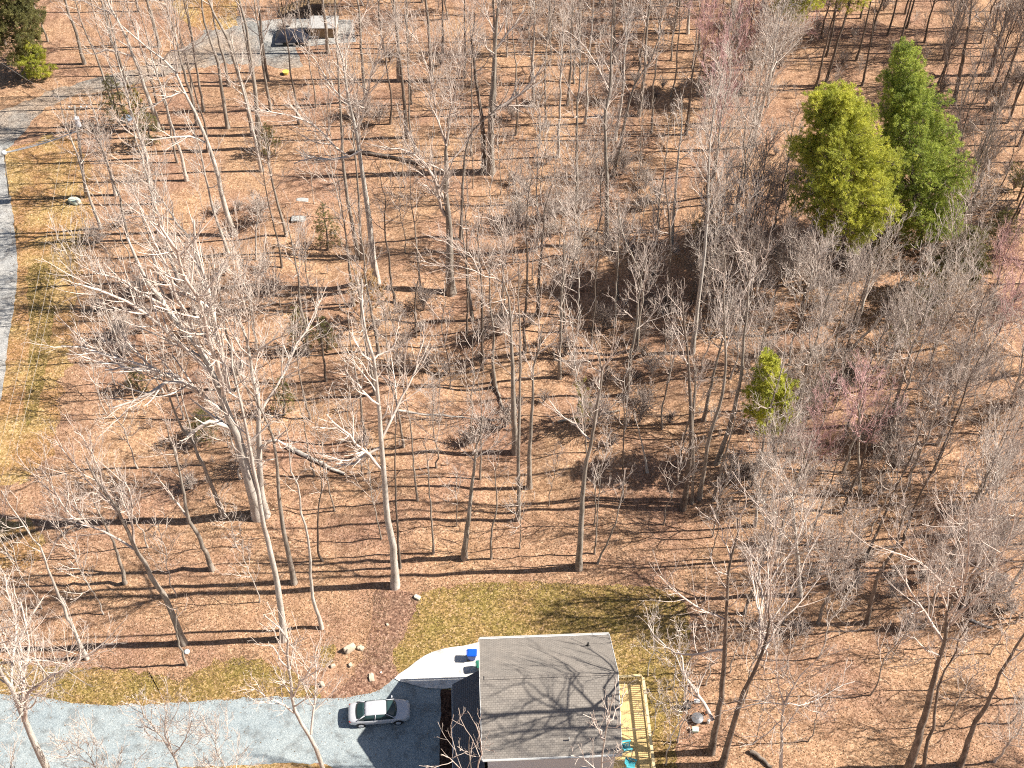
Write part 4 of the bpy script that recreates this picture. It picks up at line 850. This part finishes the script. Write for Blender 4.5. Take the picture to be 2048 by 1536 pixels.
NL = G(965, 1519, ZE); HZ = math.atan2(*(G(1243, 1508, ZE) - NL)[[1, 0]])
house = empty('house', (NL[0], NL[1], 0), 'two storey house with a weathered grey shingle gable roof crossed by tree shadows', 'house', None, HZ)
def quad_uv(name, quads, mat, parent, th=.05):
    """thick roof slabs: each quad given as 4 corners (eave L, eave R, ridge R, ridge L), uv in metres"""
    bm = bmesh.new(); uvl = bm.loops.layers.uv.new('UVMap')
    for qd in quads:
        a, b_, c, d = [Vector(p) for p in qd]; nrm = (b_ - a).cross(d - a).normalized(); ax = (b_ - a).normalized(); ay = nrm.cross(ax)
        up = [bm.verts.new(p) for p in (a, b_, c, d)]; lo = [bm.verts.new(p - nrm * th) for p in (a, b_, c, d)]
        fs = [bm.faces.new(up), bm.faces.new(lo[::-1])] + [bm.faces.new((lo[i], lo[(i + 1) % 4], up[(i + 1) % 4], up[i])) for i in range(4)]
        for f in fs:
            for lp in f.loops: w_ = lp.vert.co - a; lp[uvl].uv = (w_.dot(ax), w_.dot(ay))
    me = bpy.data.meshes.new(name); bm.to_mesh(me); bm.free()
    return link(name, me, parent, (mat,))
yr = DEP / 2
roof = quad_uv('roof', [((0, 0, ZE), (LEN, 0, ZE), (LEN, yr, ZE + RISE), (0, yr, ZE + RISE)), ((LEN, DEP, ZE), (0, DEP, ZE), (0, yr + .001, ZE + RISE), (LEN, yr + .001, ZE + RISE))], M['shingle'], house, .08)
quad_uv('ridge_cap', [((.3, yr - .16, ZE + RISE - .04), (LEN - .25, yr - .16, ZE + RISE - .04), (LEN - .25, yr, ZE + RISE + .07), (.3, yr, ZE + RISE + .07)),
                      ((LEN - .25, yr + .16, ZE + RISE - .04), (.3, yr + .16, ZE + RISE - .04), (.3, yr + .001, ZE + RISE + .07), (LEN - .25, yr + .001, ZE + RISE + .07))], M['shingle'], roof, .02)
t_ = MB()
sl_ang = math.atan2(RISE, yr); sl_len = math.hypot(RISE, yr)
for x in (-.035, LEN + .035):
    t_.box((x, yr / 2, ZE + RISE / 2 - .09), (.04, sl_len, .2), rx=sl_ang)
    t_.box((x, DEP - yr / 2, ZE + RISE / 2 - .09), (.04, sl_len, .2), rx=-sl_ang)
t_.box((LEN / 2, -.04, ZE - .07), (LEN + .1, .05, .17)); t_.box((LEN / 2, DEP + .04, ZE - .07), (LEN + .1, .05, .17))
t_.build('fascia', M['trim'], house)
for y in (-.12, DEP + .12): MB().box((LEN / 2, y, ZE), (LEN, .125, .1), bev=.02).build('gutter', M['edge'], house)
w_ = MB(); w_.box((LEN / 2, DEP / 2, (ZE - .35) / 2), (LEN - 2 * OH, DEP - 2 * OH, ZE - .35)); wall = w_.build('wall', M['siding'], house)
ga = MB()
for x in (OH + .1, LEN - OH - .1):
    pts = [(OH, ZE - .36), (DEP - OH, ZE - .36), (DEP - OH, ZE - .1), (yr, ZE + RISE - .16), (OH, ZE - .1)]
    s = 1 if x < LEN / 2 else -1
    lo = [ga.bm.verts.new((x - .1, y, z)) for y, z in pts]; hi = [ga.bm.verts.new((x + .1, y, z)) for y, z in pts]
    ga.bm.faces.new(hi); ga.bm.faces.new(lo[::-1])
    for i in range(5): ga.bm.faces.new((lo[i], lo[(i + 1) % 5], hi[(i + 1) % 5], hi[i]))
ga.build('gable', M['siding'], wall)
for x in (2.2, 4.9, 7.5):
    fr = MB()
    for dx in (-.5, .5): fr.box((x + dx, OH - .03, 2.6), (.09, .06, 1.5))
    for dz in (-.75, 0, .75): fr.box((x, OH - .032, 2.6 + dz), (1.08, .06, .08))
    f_ = fr.build('window_frame', M['trim'], house); MB().box((x, OH - .01, 2.6), (.92, .03, 1.42)).build('pane', M['glass'], f_)
vent = MB().cyl((8.0, DEP - 1.35, ZE + .7), (8.0, DEP - 1.35, ZE + 1.35), .06, .06, 12).cyl((8.0, DEP - 1.35, ZE + .84), (8.0, DEP - 1.35, ZE + .93), .16, .07, 12).build('vent_pipe', plain('black_vent', (.03, .03, .03), .6), roof)
MB().cyl((6.1, .9, ZE + .5), (6.1, .9, ZE + .95), .05, .05, 12).build('vent_pipe', M['grey_stone'], roof)
# dark lower roof on the house's left side, sloping down to the left
LW = 2.15
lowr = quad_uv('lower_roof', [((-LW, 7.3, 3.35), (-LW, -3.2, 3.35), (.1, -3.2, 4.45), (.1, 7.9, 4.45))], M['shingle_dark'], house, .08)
MB().box((-LW - .03, 2.05, 3.27), (.04, 10.5, .18)).build('lower_fascia', M['trim'], lowr)
MB().box((-LW / 2 + .2, 2.05, 1.6), (LW - .45, 9.5, 3.2)).build('lower_wall', M['siding'], house)
gd = MB().box((-LW + .385, .2, 1.15), (.05, 4.6, 2.2)); gdo = gd.build('garage_door', M['trim'], house)

# deck
M['deck_wood'] = plain('new_yellow_lumber', (.66, .46, .20), .7, var=.16, scale=2.5); M['rail_wood'] = plain('fresh_yellow_rail_lumber', (.78, .60, .33), .65, var=.08, scale=4)
DZ = 1.1; c0 = G(1290, 1380, DZ); 
deck = empty('deck', (NL[0], NL[1], 0), 'new yellow wood deck with baluster railing along the right wall of the house', 'deck', None, HZ)
x0, x1, y0, y1 = LEN - OH + .02, LEN + 2.75, -7.5, 8.1
fl = MB(); nb = int((x1 - x0) / .145)
for i in range(nb): fl.box((x0 + (i + .5) * .145, (y0 + y1) / 2, DZ - .02), (.138, y1 - y0, .036))
fl.build('deck_floor', M['deck_wood'], deck)
jn = MB().box((x1 - .06, (y0 + y1) / 2, DZ - .17), (.05, y1 - y0, .24)); jn.box(((x0 + x1) / 2, y1 - .06, DZ - .17), (x1 - x0 - .2, .05, .24)); jn.build('deck_joist', M['deck_wood'], deck)
hr = MB().box((x1 - .02, (y0 + y1 - .18) / 2, DZ + .99), (.22, y1 - y0 - .14, .045), bev=.008); hr.box(((x0 + x1) / 2 - .05, y1 - .02, DZ + .99), (x1 - x0 - .12, .22, .045), bev=.008)
hr.build('handrail', M['rail_wood'], deck)
br_ = MB().box((x1 - .02, (y0 + y1) / 2, DZ + .12), (.04, y1 - y0 - .1, .09)); br_.box(((x0 + x1) / 2 - .05, y1 - .02, DZ + .12), (x1 - x0 - .14, .04, .09)); br_.build('bottom_rail', M['rail_wood'], deck)
proto = None
pos = [(x1 - .02, y1 - .25 - i * .165) for i in range(87)] + [(x1 - .28 - i * .2, y1 - .02) for i in range(13)]
for x, y in pos:
    if proto is None: proto = MB().box((0, 0, DZ + .555), (.045, .045, .82)).build('baluster', M['rail_wood'], deck); o = proto
    else: o = proto.copy(); COL.objects.link(o); o.parent = deck
    o.location = (x, y, 0)
pp = None
for x, y in [(x1 - .08, y1 - .08 - i * 2.45) for i in range(7)] + [(x0 + .1, y1 - .08)]:
    if pp is None: pp = MB().box((0, 0, (DZ + .96) / 2 - .05), (.1, .1, DZ + 1.02)).build('post', M['rail_wood'], deck); o = pp
    else: o = pp.copy(); COL.objects.link(o); o.parent = deck
    o.location = (x, y, 0)

# teal adirondack chairs
M['teal'] = plain('teal_plastic', (.08, .42, .48), .45, var=.08)
def adirondack(px, label, rz):
    q = G(*px, DZ); t = empty('deck_chair', (q[0], q[1], DZ), label, 'chair', 'teal chairs on the deck', rz)
    s = MB()
    for i in range(5): s.box((0, -.22 + i * .11, .36 - i * .03), (.52, .1, .022), rx=-.25)
    s.build('seat', M['teal'], t)
    b_ = MB()
    for i in range(5): b_.box((-.22 + i * .11, .36, .62), (.1, .022, .78 - abs(i - 2) * .07), rx=-.42)
    b_.build('backrest', M['teal'], t)
    for sx in (-.33, .33):
        MB().box((sx, -.02, .56), (.13, .66, .025), bev=.006).build('armrest', M['teal'], t)
        MB().box((sx, -.27, .275), (.04, .1, .55)).build('leg', M['teal'], t)
        MB().box((sx * .92, .24, .2), (.04, .62, .09), rx=-.42).build('leg', M['teal'], t)
adirondack((1253, 1497), 'teal slatted chair on the deck, the fully visible one near the eave', HZ + math.pi / 2 + .1)
adirondack((1262, 1533), 'teal slatted chair on the deck cut by the bottom edge', HZ + math.pi / 2 - .3)

# wheeled rubbish bins
def bin_(px, label, mat, rz):
    q = G(*px, .1); t = empty('wheelie_bin', (q[0], q[1], .1), label, 'bin', None, rz)
    bm = bmesh.new(); vs = []
    for z, w, d in ((.06, .46, .5), (.9, .6, .7)):
        vs.append([bm.verts.new((sx * w / 2, sy * d / 2, z)) for sx, sy in ((-1, -1), (1, -1), (1, 1), (-1, 1))])
    bm.faces.new(vs[0][::-1]); bm.faces.new(vs[1])
    for i in range(4): bm.faces.new((vs[0][i], vs[0][(i + 1) % 4], vs[1][(i + 1) % 4], vs[1][i]))
    bmesh.ops.bevel(bm, geom=bm.edges[:], offset=.04, segments=2, affect='EDGES')
    me = bpy.data.meshes.new('bin_body'); bm.to_mesh(me); bm.free(); link('bin_body', me, t, (mat,))
    MB().box((0, -.02, .95), (.66, .78, .07), bev=.03).box((0, 0, .99), (.5, .56, .03), bev=.012).build('lid', mat, t)
    MB().cyl((-.2, .42, .93), (.2, .42, .93), .018).box((-.2, .38, .93), (.03, .1, .04)).box((.2, .38, .93), (.03, .1, .04)).build('handle', mat, t)
    for sx in (-.26, .26): MB().cyl((sx - .03, .27, .12), (sx + .03, .27, .12), .12, n=18).build('wheel', M['black'], t)
M['black'] = plain('black_rubber', (.015, .015, .016), .7); M['blue'] = plain('blue_plastic', (.01, .11, .62), .35, var=.06); M['green'] = plain('green_plastic', (.03, .20, .13), .45, var=.08)
bin_((944, 1317), 'bright blue wheeled bin on the pale concrete pad beside the house', M['blue'], HZ + math.pi / 2 - .06)
bin_((962, 1339), 'green wheeled bin half hidden under the eave beside the blue one', M['green'], HZ + math.pi / 2 + .1)

# ---------------------------------------------------------------- silver car
def car_paint():
    m, nt, b = new_mat('silver_paint')
    b.inputs['Base Color'].default_value = (.6, .6, .63, 1); b.inputs['Metallic'].default_value = .15; b.inputs['Roughness'].default_value = .38
    b.inputs['Coat Weight'].default_value = .5; b.inputs['Coat Roughness'].default_value = .1
    co = coords(nt); n = noise(nt, co, 3, 5); r = ramp(nt, [(.3, (.58, .58, .61)), (.7, (.66, .66, .68))]); nt.links.new(n, r.inputs[0]); nt.links.new(r.outputs[0], b.inputs['Base Color'])
    return m
M['paint'] = car_paint(); M['cglass'] = plain('tinted_car_glass', (.03, .06, .06), .06, var=.1)
q = (G(697, 1440) + G(822, 1430)) / 2
car = empty('parked_car', (q[0], q[1] + .15, .015), 'silver sedan parked on the gravel driveway, its hood in the shade of the house', 'car', None, math.radians(5))
CL = 4.75
# station: x, half width, sill z, belt z, crown z (top centre)
ST = [(-2.37, .60, .42, .72, .80), (-2.30, .74, .30, .88, .96), (-2.1, .84, .22, .96, 1.04), (-1.7, .895, .20, .98, 1.07), (-1.2, .91, .19, .98, 1.08), (-.5, .92, .19, .97, 1.06), (.3, .92, .19, .96, 1.04), (.95, .91, .19, .94, 1.02),
      (1.4, .90, .20, .90, .98), (1.8, .87, .21, .84, .92), (2.1, .80, .24, .76, .85), (2.28, .68, .32, .66, .74), (2.37, .50, .40, .56, .62)]
bm = bmesh.new(); rings = []
for x, w, zs, zb, zc in ST:
    prof = [(-w * .9, zs), (-w, zs + (zb - zs) * .35), (-w * .985, zb - .1), (-w * .9, zb), (-w * .55, zc - .02), (0, zc), (w * .55, zc - .02), (w * .9, zb), (w * .985, zb - .1), (w, zs + (zb - zs) * .35), (w * .9, zs)]
    rings.append([bm.verts.new((x, y, z)) for y, z in prof])
for a, b_ in zip(rings, rings[1:]):
    for i in range(10): bm.faces.new((a[i], a[i + 1], b_[i + 1], b_[i]))
    bm.faces.new((a[10], a[0], b_[0], b_[10]))
bm.faces.new(rings[0]); bm.faces.new(rings[-1][::-1]); bmesh.ops.recalc_face_normals(bm, faces=bm.faces[:])
me = bpy.data.meshes.new('body'); bm.to_mesh(me); bm.free()
for p in me.polygons: p.use_smooth = True
body = link('body', me, car, (M['paint'],))
sb = body.modifiers.new('s', 'SUBSURF'); sb.levels = sb.render_levels = 2
# greenhouse: roof skin over a glass cabin
GH = [(-1.72, .66, 1.04), (-1.05, .60, 1.36), (-.7, .585, 1.42), (-.1, .59, 1.45), (.35, .585, 1.42), (.55, .58, 1.38), (1.28, .70, 1.0)]
def ribbon(name, fn, mat, parent, sub=1, sol=.0):
    bm = bmesh.new(); fn(bm); bmesh.ops.recalc_face_normals(bm, faces=bm.faces[:]); me = bpy.data.meshes.new(name); bm.to_mesh(me); bm.free()
    for p in me.polygons: p.use_smooth = True
    o = link(name, me, parent, (mat,))
    if sub: s_ = o.modifiers.new('s', 'SUBSURF'); s_.levels = s_.render_levels = sub
    if sol: s2 = o.modifiers.new('t', 'SOLIDIFY'); s2.thickness = sol
    return o
def skin(bm, rows):
    vs = [[bm.verts.new(p) for p in r] for r in rows]
    for a, b_ in zip(vs, vs[1:]):
        for i in range(len(a) - 1): bm.faces.new((a[i], a[i + 1], b_[i + 1], b_[i]))
def cross(x, w, z, k=7, arch=.05): return [(x, -w + 2 * w * i / (k - 1), z - arch * abs(-1 + 2 * i / (k - 1)) ** 2.2) for i in range(k)]
ribbon('roof_panel', lambda bm: skin(bm, [cross(-1.08, .60, 1.365), cross(-.7, .60, 1.42), cross(-.1, .605, 1.45), cross(.35, .60, 1.425), cross(.58, .585, 1.375)]), M['paint'], car, 1, .02)
def wcross(x, w, z, bow=.0): return [(x + bow * (1 - (-1 + 2 * i / 6) ** 2), -w + 2 * w * i / 6, z - .03 * abs(-1 + 2 * i / 6) ** 2) for i in range(7)]
ribbon('windshield', lambda bm: skin(bm, [wcross(.57, .56, 1.375, .03), wcross(.9, .63, 1.21, .06), wcross(1.24, .72, 1.015, .14)]), M['cglass'], car, 1, .012)
ribbon('rear_window', lambda bm: skin(bm, [wcross(-1.07, .56, 1.36, -.03), wcross(-1.4, .62, 1.21, -.05), wcross(-1.7, .68, 1.06, -.1)]), M['cglass'], car, 1, .012)
for s in (-1, 1):
    side = [(-1.62, .80, .985), (-1.1, .84, .99), (-.35, .85, .985), (.4, .845, .975), (1.15, .82, .965)]; top = [(-1.05, .60, 1.335), (-.75, .615, 1.375), (-.25, .625, 1.40), (.25, .62, 1.385), (.6, .60, 1.335)]
    ribbon('side_window', lambda bm: skin(bm, [[(x, s * y, z) for x, y, z in side], [(x, s * y, z) for x, y, z in top]]), M['cglass'], car, 0, .012)
    pl = MB()
    for (a, b_) in (((-1.68, .79, .99), (-1.07, .585, 1.355)), ((1.24, .80, .965), (.57, .585, 1.365)), ((-.32, .856, .98), (-.24, .632, 1.41))):
        pl.cyl((a[0], s * a[1], a[2]), (b_[0], s * b_[1], b_[2]), .045 if a[0] < -1 else .032, n=8)
    pl.build('pillar', M['paint'], car, True)
    MB().box((1.0, s * 1.0, .99), (.12, .2, .13), bev=.03).build('side_mirror', M['paint'], car)
    MB().box((-2.2, s * .66, .80), (.2, .22, .13), rz=s * .3, bev=.03).build('taillight', plain('red_lens', (.35, .02, .015), .2) if s < 0 else bpy.data.materials['red_lens'], car)
    MB().box((2.16, s * .62, .70), (.28, .26, .12), rz=-s * .45, ry=.25, bev=.04).build('headlight', plain('clear_lens', (.6, .62, .62), .1) if s < 0 else bpy.data.materials['clear_lens'], car)
    for x in (-1.42, 1.42):
        wh = MB().cyl((x, s * .70, .32), (x, s * .91, .32), .325, n=28).build('wheel', M['black'], car, False)
        rm = MB().cyl((x, s * .905, .32), (x, s * .925, .32), .21, .19, n=20)
        for k in range(5):
            a = k * 1.2566; rm.box((x + math.cos(a) * .11, s * .928, .32 + math.sin(a) * .11), (.17, .014, .045), ry=-a)
        rm.build('rim', M['paint'], wh)
        ar = MB()
        for k in range(12):
            a0 = math.pi * k / 11; ar.box((x + math.cos(a0) * .365, s * .90, .33 + math.sin(a0) * .365), (.1, .035, .05), ry=-(a0 + math.pi / 2))
        ar.build('wheel_arch', M['black'], car)
MB().box((2.3, 0, .45), (.1, .9, .16), bev=.02).build('grille', M['black'], car)
MB().box((-2.34, 0, .62), (.03, .34, .12)).build('number_plate', M['white'], car)
MB().box((-1.0, .0, 1.44), (.16, .04, .05), bev=.015).build('roof_antenna', M['paint'], car)

# ---------------------------------------------------------------- power pole, wires, lamp
M['pole'] = bark('weathered_pole_wood', (.22, .19, .16), (.42, .37, .32), 3); M['metal'] = plain('galvanised_metal', (.55, .56, .58), .4, .6, var=.08)
M['wire'] = plain('pale_aluminium_wire', (.55, .5, .45), .5, .2); M['pgrey'] = plain('grey_enamel', (.62, .62, .66), .4)
pb = G(172, 395); ptop = on_plane(149, 212, pb[1]); hgt = 11.0
pole = empty('power_pole', tuple(pb), 'wooden power pole with a grey transformer in the verge at the left', 'power pole')
tx, tz = ptop[0] - pb[0], ptop[2] - pb[2]
MB().cyl((0, 0, -.2), (tx, 0, tz), .17, .11, 14).build('pole_shaft', M['pole'], pole, True)
MB().box((tx + .3, 0, tz - .25), (1.9, .09, .1)).build('crossarm', M['pole'], pole)
for dx in (-.6, 0, .62, 1.2): MB().cyl((tx + dx, 0, tz - .19), (tx + dx, 0, tz + .02), .05, .035, 10).cyl((tx + dx, 0, tz - .12), (tx + dx, 0, tz - .08), .08, .08, 10).build('insulator', M['white'], pole, True)
xf = MB().cyl((tx - .05, -.38, tz - 2.2), (tx - .05, -.38, tz - 1.2), .27, .27, 20).cyl((tx - .05, -.38, tz - 1.2), (tx - .05, -.38, tz - 1.12), .29, .2, 20).build('transformer', M['pgrey'], pole, False)
MB().cyl((tx - .15, -.38, tz - 1.12), (tx - .15, -.38, tz - .92), .04, .03, 8).build('bushing', M['white'], xf)
def cable(name, a, b_, r, label, sag=.6, mat='wire', group=None, cat='cable'):
    a = np.array(a, float); b_ = np.array(b_, float); t = np.linspace(0, 1, 24)[:, None]
    P = a + (b_ - a) * t; P[:, 2] -= sag * 4 * (t * (1 - t))[:, 0]
    tr = Tree(1); tr.add(tr.cv, P[None], np.full((1, 24), r), 5)
    return tag(link(name, tr.mesh(tr.cv, name), mats=(M[mat],)), label, cat, group)
W = np.array(pb) + [tx, 0, tz]
far_top = G(-30, 1150, 0)
for i, (dx, ux) in enumerate(((-.6, -30), (.62, -12), (1.2, 4))):
    e = G(ux, 1010, 9.5); cable('power_line', W + [dx, 0, .03], e, .011, ['leftmost power line running down the verge from the pole', 'middle power line running down the verge from the pole', 'rightmost power line running down the verge from the pole'][i], 1.2, group='power lines along the verge')
cable('power_line', W + [0, 0, .03], G(-60, 80, 9), .014, 'single wire running from the pole toward the top left corner', .6)
# second pole at the frame edge that holds the lamp head, and the thick service cable between
lp = G(18, 395); ltop = on_plane(8, 305, lp[1])
lamp = empty('street_lamp', tuple(lp), 'pale lamp head on a thin dark post at the left edge beside the road', 'street lamp')
MB().cyl((0, 0, -.1), (ltop[0] - lp[0], 0, ltop[2] - lp[2]), .07, .05, 10).build('lamp_post', M['pole'], lamp, True)
lx, lz = ltop[0] - lp[0], ltop[2] - lp[2]
MB().cyl((lx, 0, lz - .1), (lx, 0, lz + .16), .34, .2, 18).build('lamp_head', M['white'], lamp, True)
MB().cyl((lx, 0, lz - .2), (lx, 0, lz - .1), .24, .3, 18).build('lamp_glass', M['pgrey'], lamp, True)
MB().cyl((lx, 0, lz - .45), (lx - .9, 0, lz - .5), .04, .04, 8).build('bracket', M['black'], lamp, True)
sc0 = np.array(pb) + [tx * .75, -.15, tz * .75]
M['white_metal'] = M['white']
cable('service_cable', sc0, np.array(lp) + [lx + .2, 0, lz], .085, 'thick white cable strung from the power pole to the lamp head', .25, 'white')
cable('service_cable', sc0 + [0, 0, .3], np.array(lp) + [lx + .2, 0, lz + .05], .025, 'thin purplish cable just above the thick white one', .2, 'pgrey')

# ---------------------------------------------------------------- small things right of the deck
M['dark_fab'] = plain('black_fabric', (.02, .02, .022), .8); M['lidgrey'] = plain('grey_steel_lid', (.20, .20, .21), .45, .3)
q = G(1393, 1405); t = empty('utility_box', tuple(q), 'small white box on the litter right of the deck', 'box')
MB().box((0, 0, .15), (.42, .26, .3), bev=.02).build('box_body', M['white'], t); MB().box((0, 0, .312), (.46, .3, .03), bev=.008).build('box_lid', M['white'], t)
q = G(1374, 1418); t = empty('camp_chair', tuple(q), 'black folded camp chair left of the small white box', 'chair', None, .4)
MB().box((0, 0, .34), (.5, .45, .03), bev=.01).build('seat', M['dark_fab'], t); MB().box((0, .24, .6), (.5, .04, .5), rx=-.25, bev=.01).build('backrest', M['dark_fab'], t)
for sx, sy in ((-1, -1), (1, -1), (1, 1), (-1, 1)): MB().cyl((sx * .23, sy * .2, 0), (sx * .2, sy * .17, .34), .014).build('leg', M['black'], t)
q = G(1394, 1440); t = empty('fire_pit', tuple(q), 'round dark grey fire pit with a domed lid left of the shadowed trunk', 'fire pit')
MB().cyl((0, 0, .12), (0, 0, .34), .28, .42, 28).build('bowl', M['lidgrey'], t, False); MB().cyl((0, 0, .34), (0, 0, .37), .47, .46, 28).cyl((0, 0, .37), (0, 0, .45), .44, .15, 28).build('lid', M['lidgrey'], t)
for k in range(3): MB().cyl((math.cos(k * 2.1) * .3, math.sin(k * 2.1) * .3, 0), (math.cos(k * 2.1) * .26, math.sin(k * 2.1) * .26, .2), .02).build('leg', M['black'], t)
q = G(1412, 1428); t = empty('plant_pot', tuple(q), 'small rust brown pot between the fire pit and the white cylinder', 'pot')
M['rust'] = plain('rusty_clay', (.30, .10, .04), .8); M['soil'] = plain('dark_soil', (.05, .03, .02), .95)
MB().cyl((0, 0, 0), (0, 0, .22), .1, .15, 18).cyl((0, 0, .2), (0, 0, .25), .17, .17, 18).build('pot_body', M['rust'], t); MB().cyl((0, 0, .25), (0, 0, .255), .13, .13, 18).build('soil', M['soil'], t)
q = G(1416, 1446); t = empty('gas_cylinder', tuple(q), 'white upright cylinder right of the fire pit', 'cylinder')
MB().cyl((0, 0, .02), (0, 0, .5), .12, .12, 18).cyl((0, 0, .5), (0, 0, .56), .12, .06, 18).build('cylinder_body', M['white'], t, False); MB().cyl((0, 0, .56), (0, 0, .66), .025, n=10).box((0, 0, .67), (.1, .03, .03)).build('valve', M['metal'], t)
q = G(1390, 1462); t = empty('storage_crate', tuple(q), 'pale green crate below the round fire pit', 'crate', None, -.05)
MB().box((0, 0, .17), (.46, .36, .34), bev=.02).build('crate_body', M['pale_green'], t); MB().box((0, 0, .355), (.5, .4, .03), bev=.01).build('crate_lid', M['pale_green'], t)

# ---------------------------------------------------------------- things around the top patio
M['old_wood'] = plain('old_brown_lumber', (.34, .22, .12), .8, var=.25, scale=3); M['tarp'] = plain('black_tarp', (.03, .032, .045), .35, var=.3)
q = G(586, 80); t = empty('covered_trailer', tuple(q), 'low black covered trailer standing on the pale patio', 'trailer', None, .03)
def hump(bm):
    rows = []
    for i in range(9):
        u = -1 + i / 4; rows.append([(u * 2.1 + .04 * math.sin(j * 3 + i), -1.5 + 3 * j / 8, .55 + .75 * (1 - abs(u) ** 3) * (1 - abs(-1 + j / 4) ** 3) + .04 * math.sin(i * 2.3 + j * 1.7)) for j in range(9)])
    skin(bm, rows)
ribbon('cover', hump, M['tarp'], t, 2, .02)
MB().box((0, 0, .42), (4.1, 2.9, .25), bev=.03).build('frame', M['metal'], t); MB().box((2.6, 0, .4), (1.2, .1, .1)).build('drawbar', M['metal'], t)
for sx in (-.5, .5):
    for sy in (-1, 1): MB().cyl((sx * 1.5, sy * 1.5, .33), (sx * 1.5, sy * 1.3, .33), .33, n=24).build('wheel', M['black'], t)
q = G(545, 36); t = empty('wooden_stair', tuple(q), 'brown wooden stair and landing with slatted rails at the top edge', 'stair', None, 0)
st = MB()
for i in range(9): st.box((1.0 + i * .5, 1.2 + 0 * i, .25 + i * .2), (.48, 2.0, .06))
st.build('tread', M['old_wood'], t); MB().box((6.8, 2.0, 2.1), (3.6, 4.2, .12)).build('landing', M['old_wood'], t)
rl = MB()
for y in (.2, 2.2):
    for i in range(20): rl.box((1.0 + i * .25, y, .75 + i * .1), (.05, .05, .9))
    rl.cyl((.8, y, 1.1), (5.9, y, 3.15), .05, n=6)
for i in range(22): rl.box((5.1 + i * .165, -.1, 2.6), (.05, .05, .95))
rl.box((6.85, -.1, 3.1), (3.7, .1, .06)); rl.build('railing', M['old_wood'], t)
pt = MB()
for x, y in ((5.1, 0), (8.5, 0), (5.1, 4), (8.5, 4), (1, .2), (1, 2.2)): pt.box((x, y, 1.0 if x > 2 else .4), (.14, .14, 2.1 if x > 2 else .9))
pt.build('post', M['old_wood'], t)
q = G(650, 66); t = empty('grey_shed', tuple(q), 'low flat grey roofed shed right of the black trailer', 'shed', None, 0)
M['shedgrey'] = plain('weathered_grey_roofing', (.42, .40, .38), .8, var=.2)
MB().box((0, 0, .75), (3.2, 2.2, 1.5)).build('wall', M['old_wood'], t); MB().box((0, 0, 1.56), (3.6, 2.6, .1), rx=.06, bev=.02).build('roof', M['shedgrey'], t); MB().box((-.4, -1.12, .7), (.9, .05, 1.3)).build('door', M['old_wood'], t)
q = G(572, 148); t = empty('yellow_barrow', tuple(q), 'small yellow tub on the litter below the pale patio', 'tub', None, .2)
M['yellow'] = plain('yellow_plastic', (.75, .62, .12), .5)
MB().cyl((0, 0, 0), (0, 0, .35), .25, .36, 18).build('tub_body', M['yellow'], t); MB().cyl((0, 0, .35), (0, 0, .39), .39, .39, 18).build('rim', M['yellow'], t)
q = G(256, 241); t = empty('bird_bath', tuple(q), 'bluish metal basin among the cedars right of the power pole', 'basin', None, 0)
M['bluish'] = plain('bluish_metal', (.42, .5, .62), .35, .3)
MB().cyl((0, 0, 0), (0, 0, .35), .45, .6, 24).build('basin_body', M['bluish'], t); MB().cyl((0, 0, .35), (0, 0, .4), .66, .66, 24).build('rim', M['bluish'], t)
print('objects', len(bpy.data.objects), 'verts', sum(len(m.vertices) for m in bpy.data.meshes))
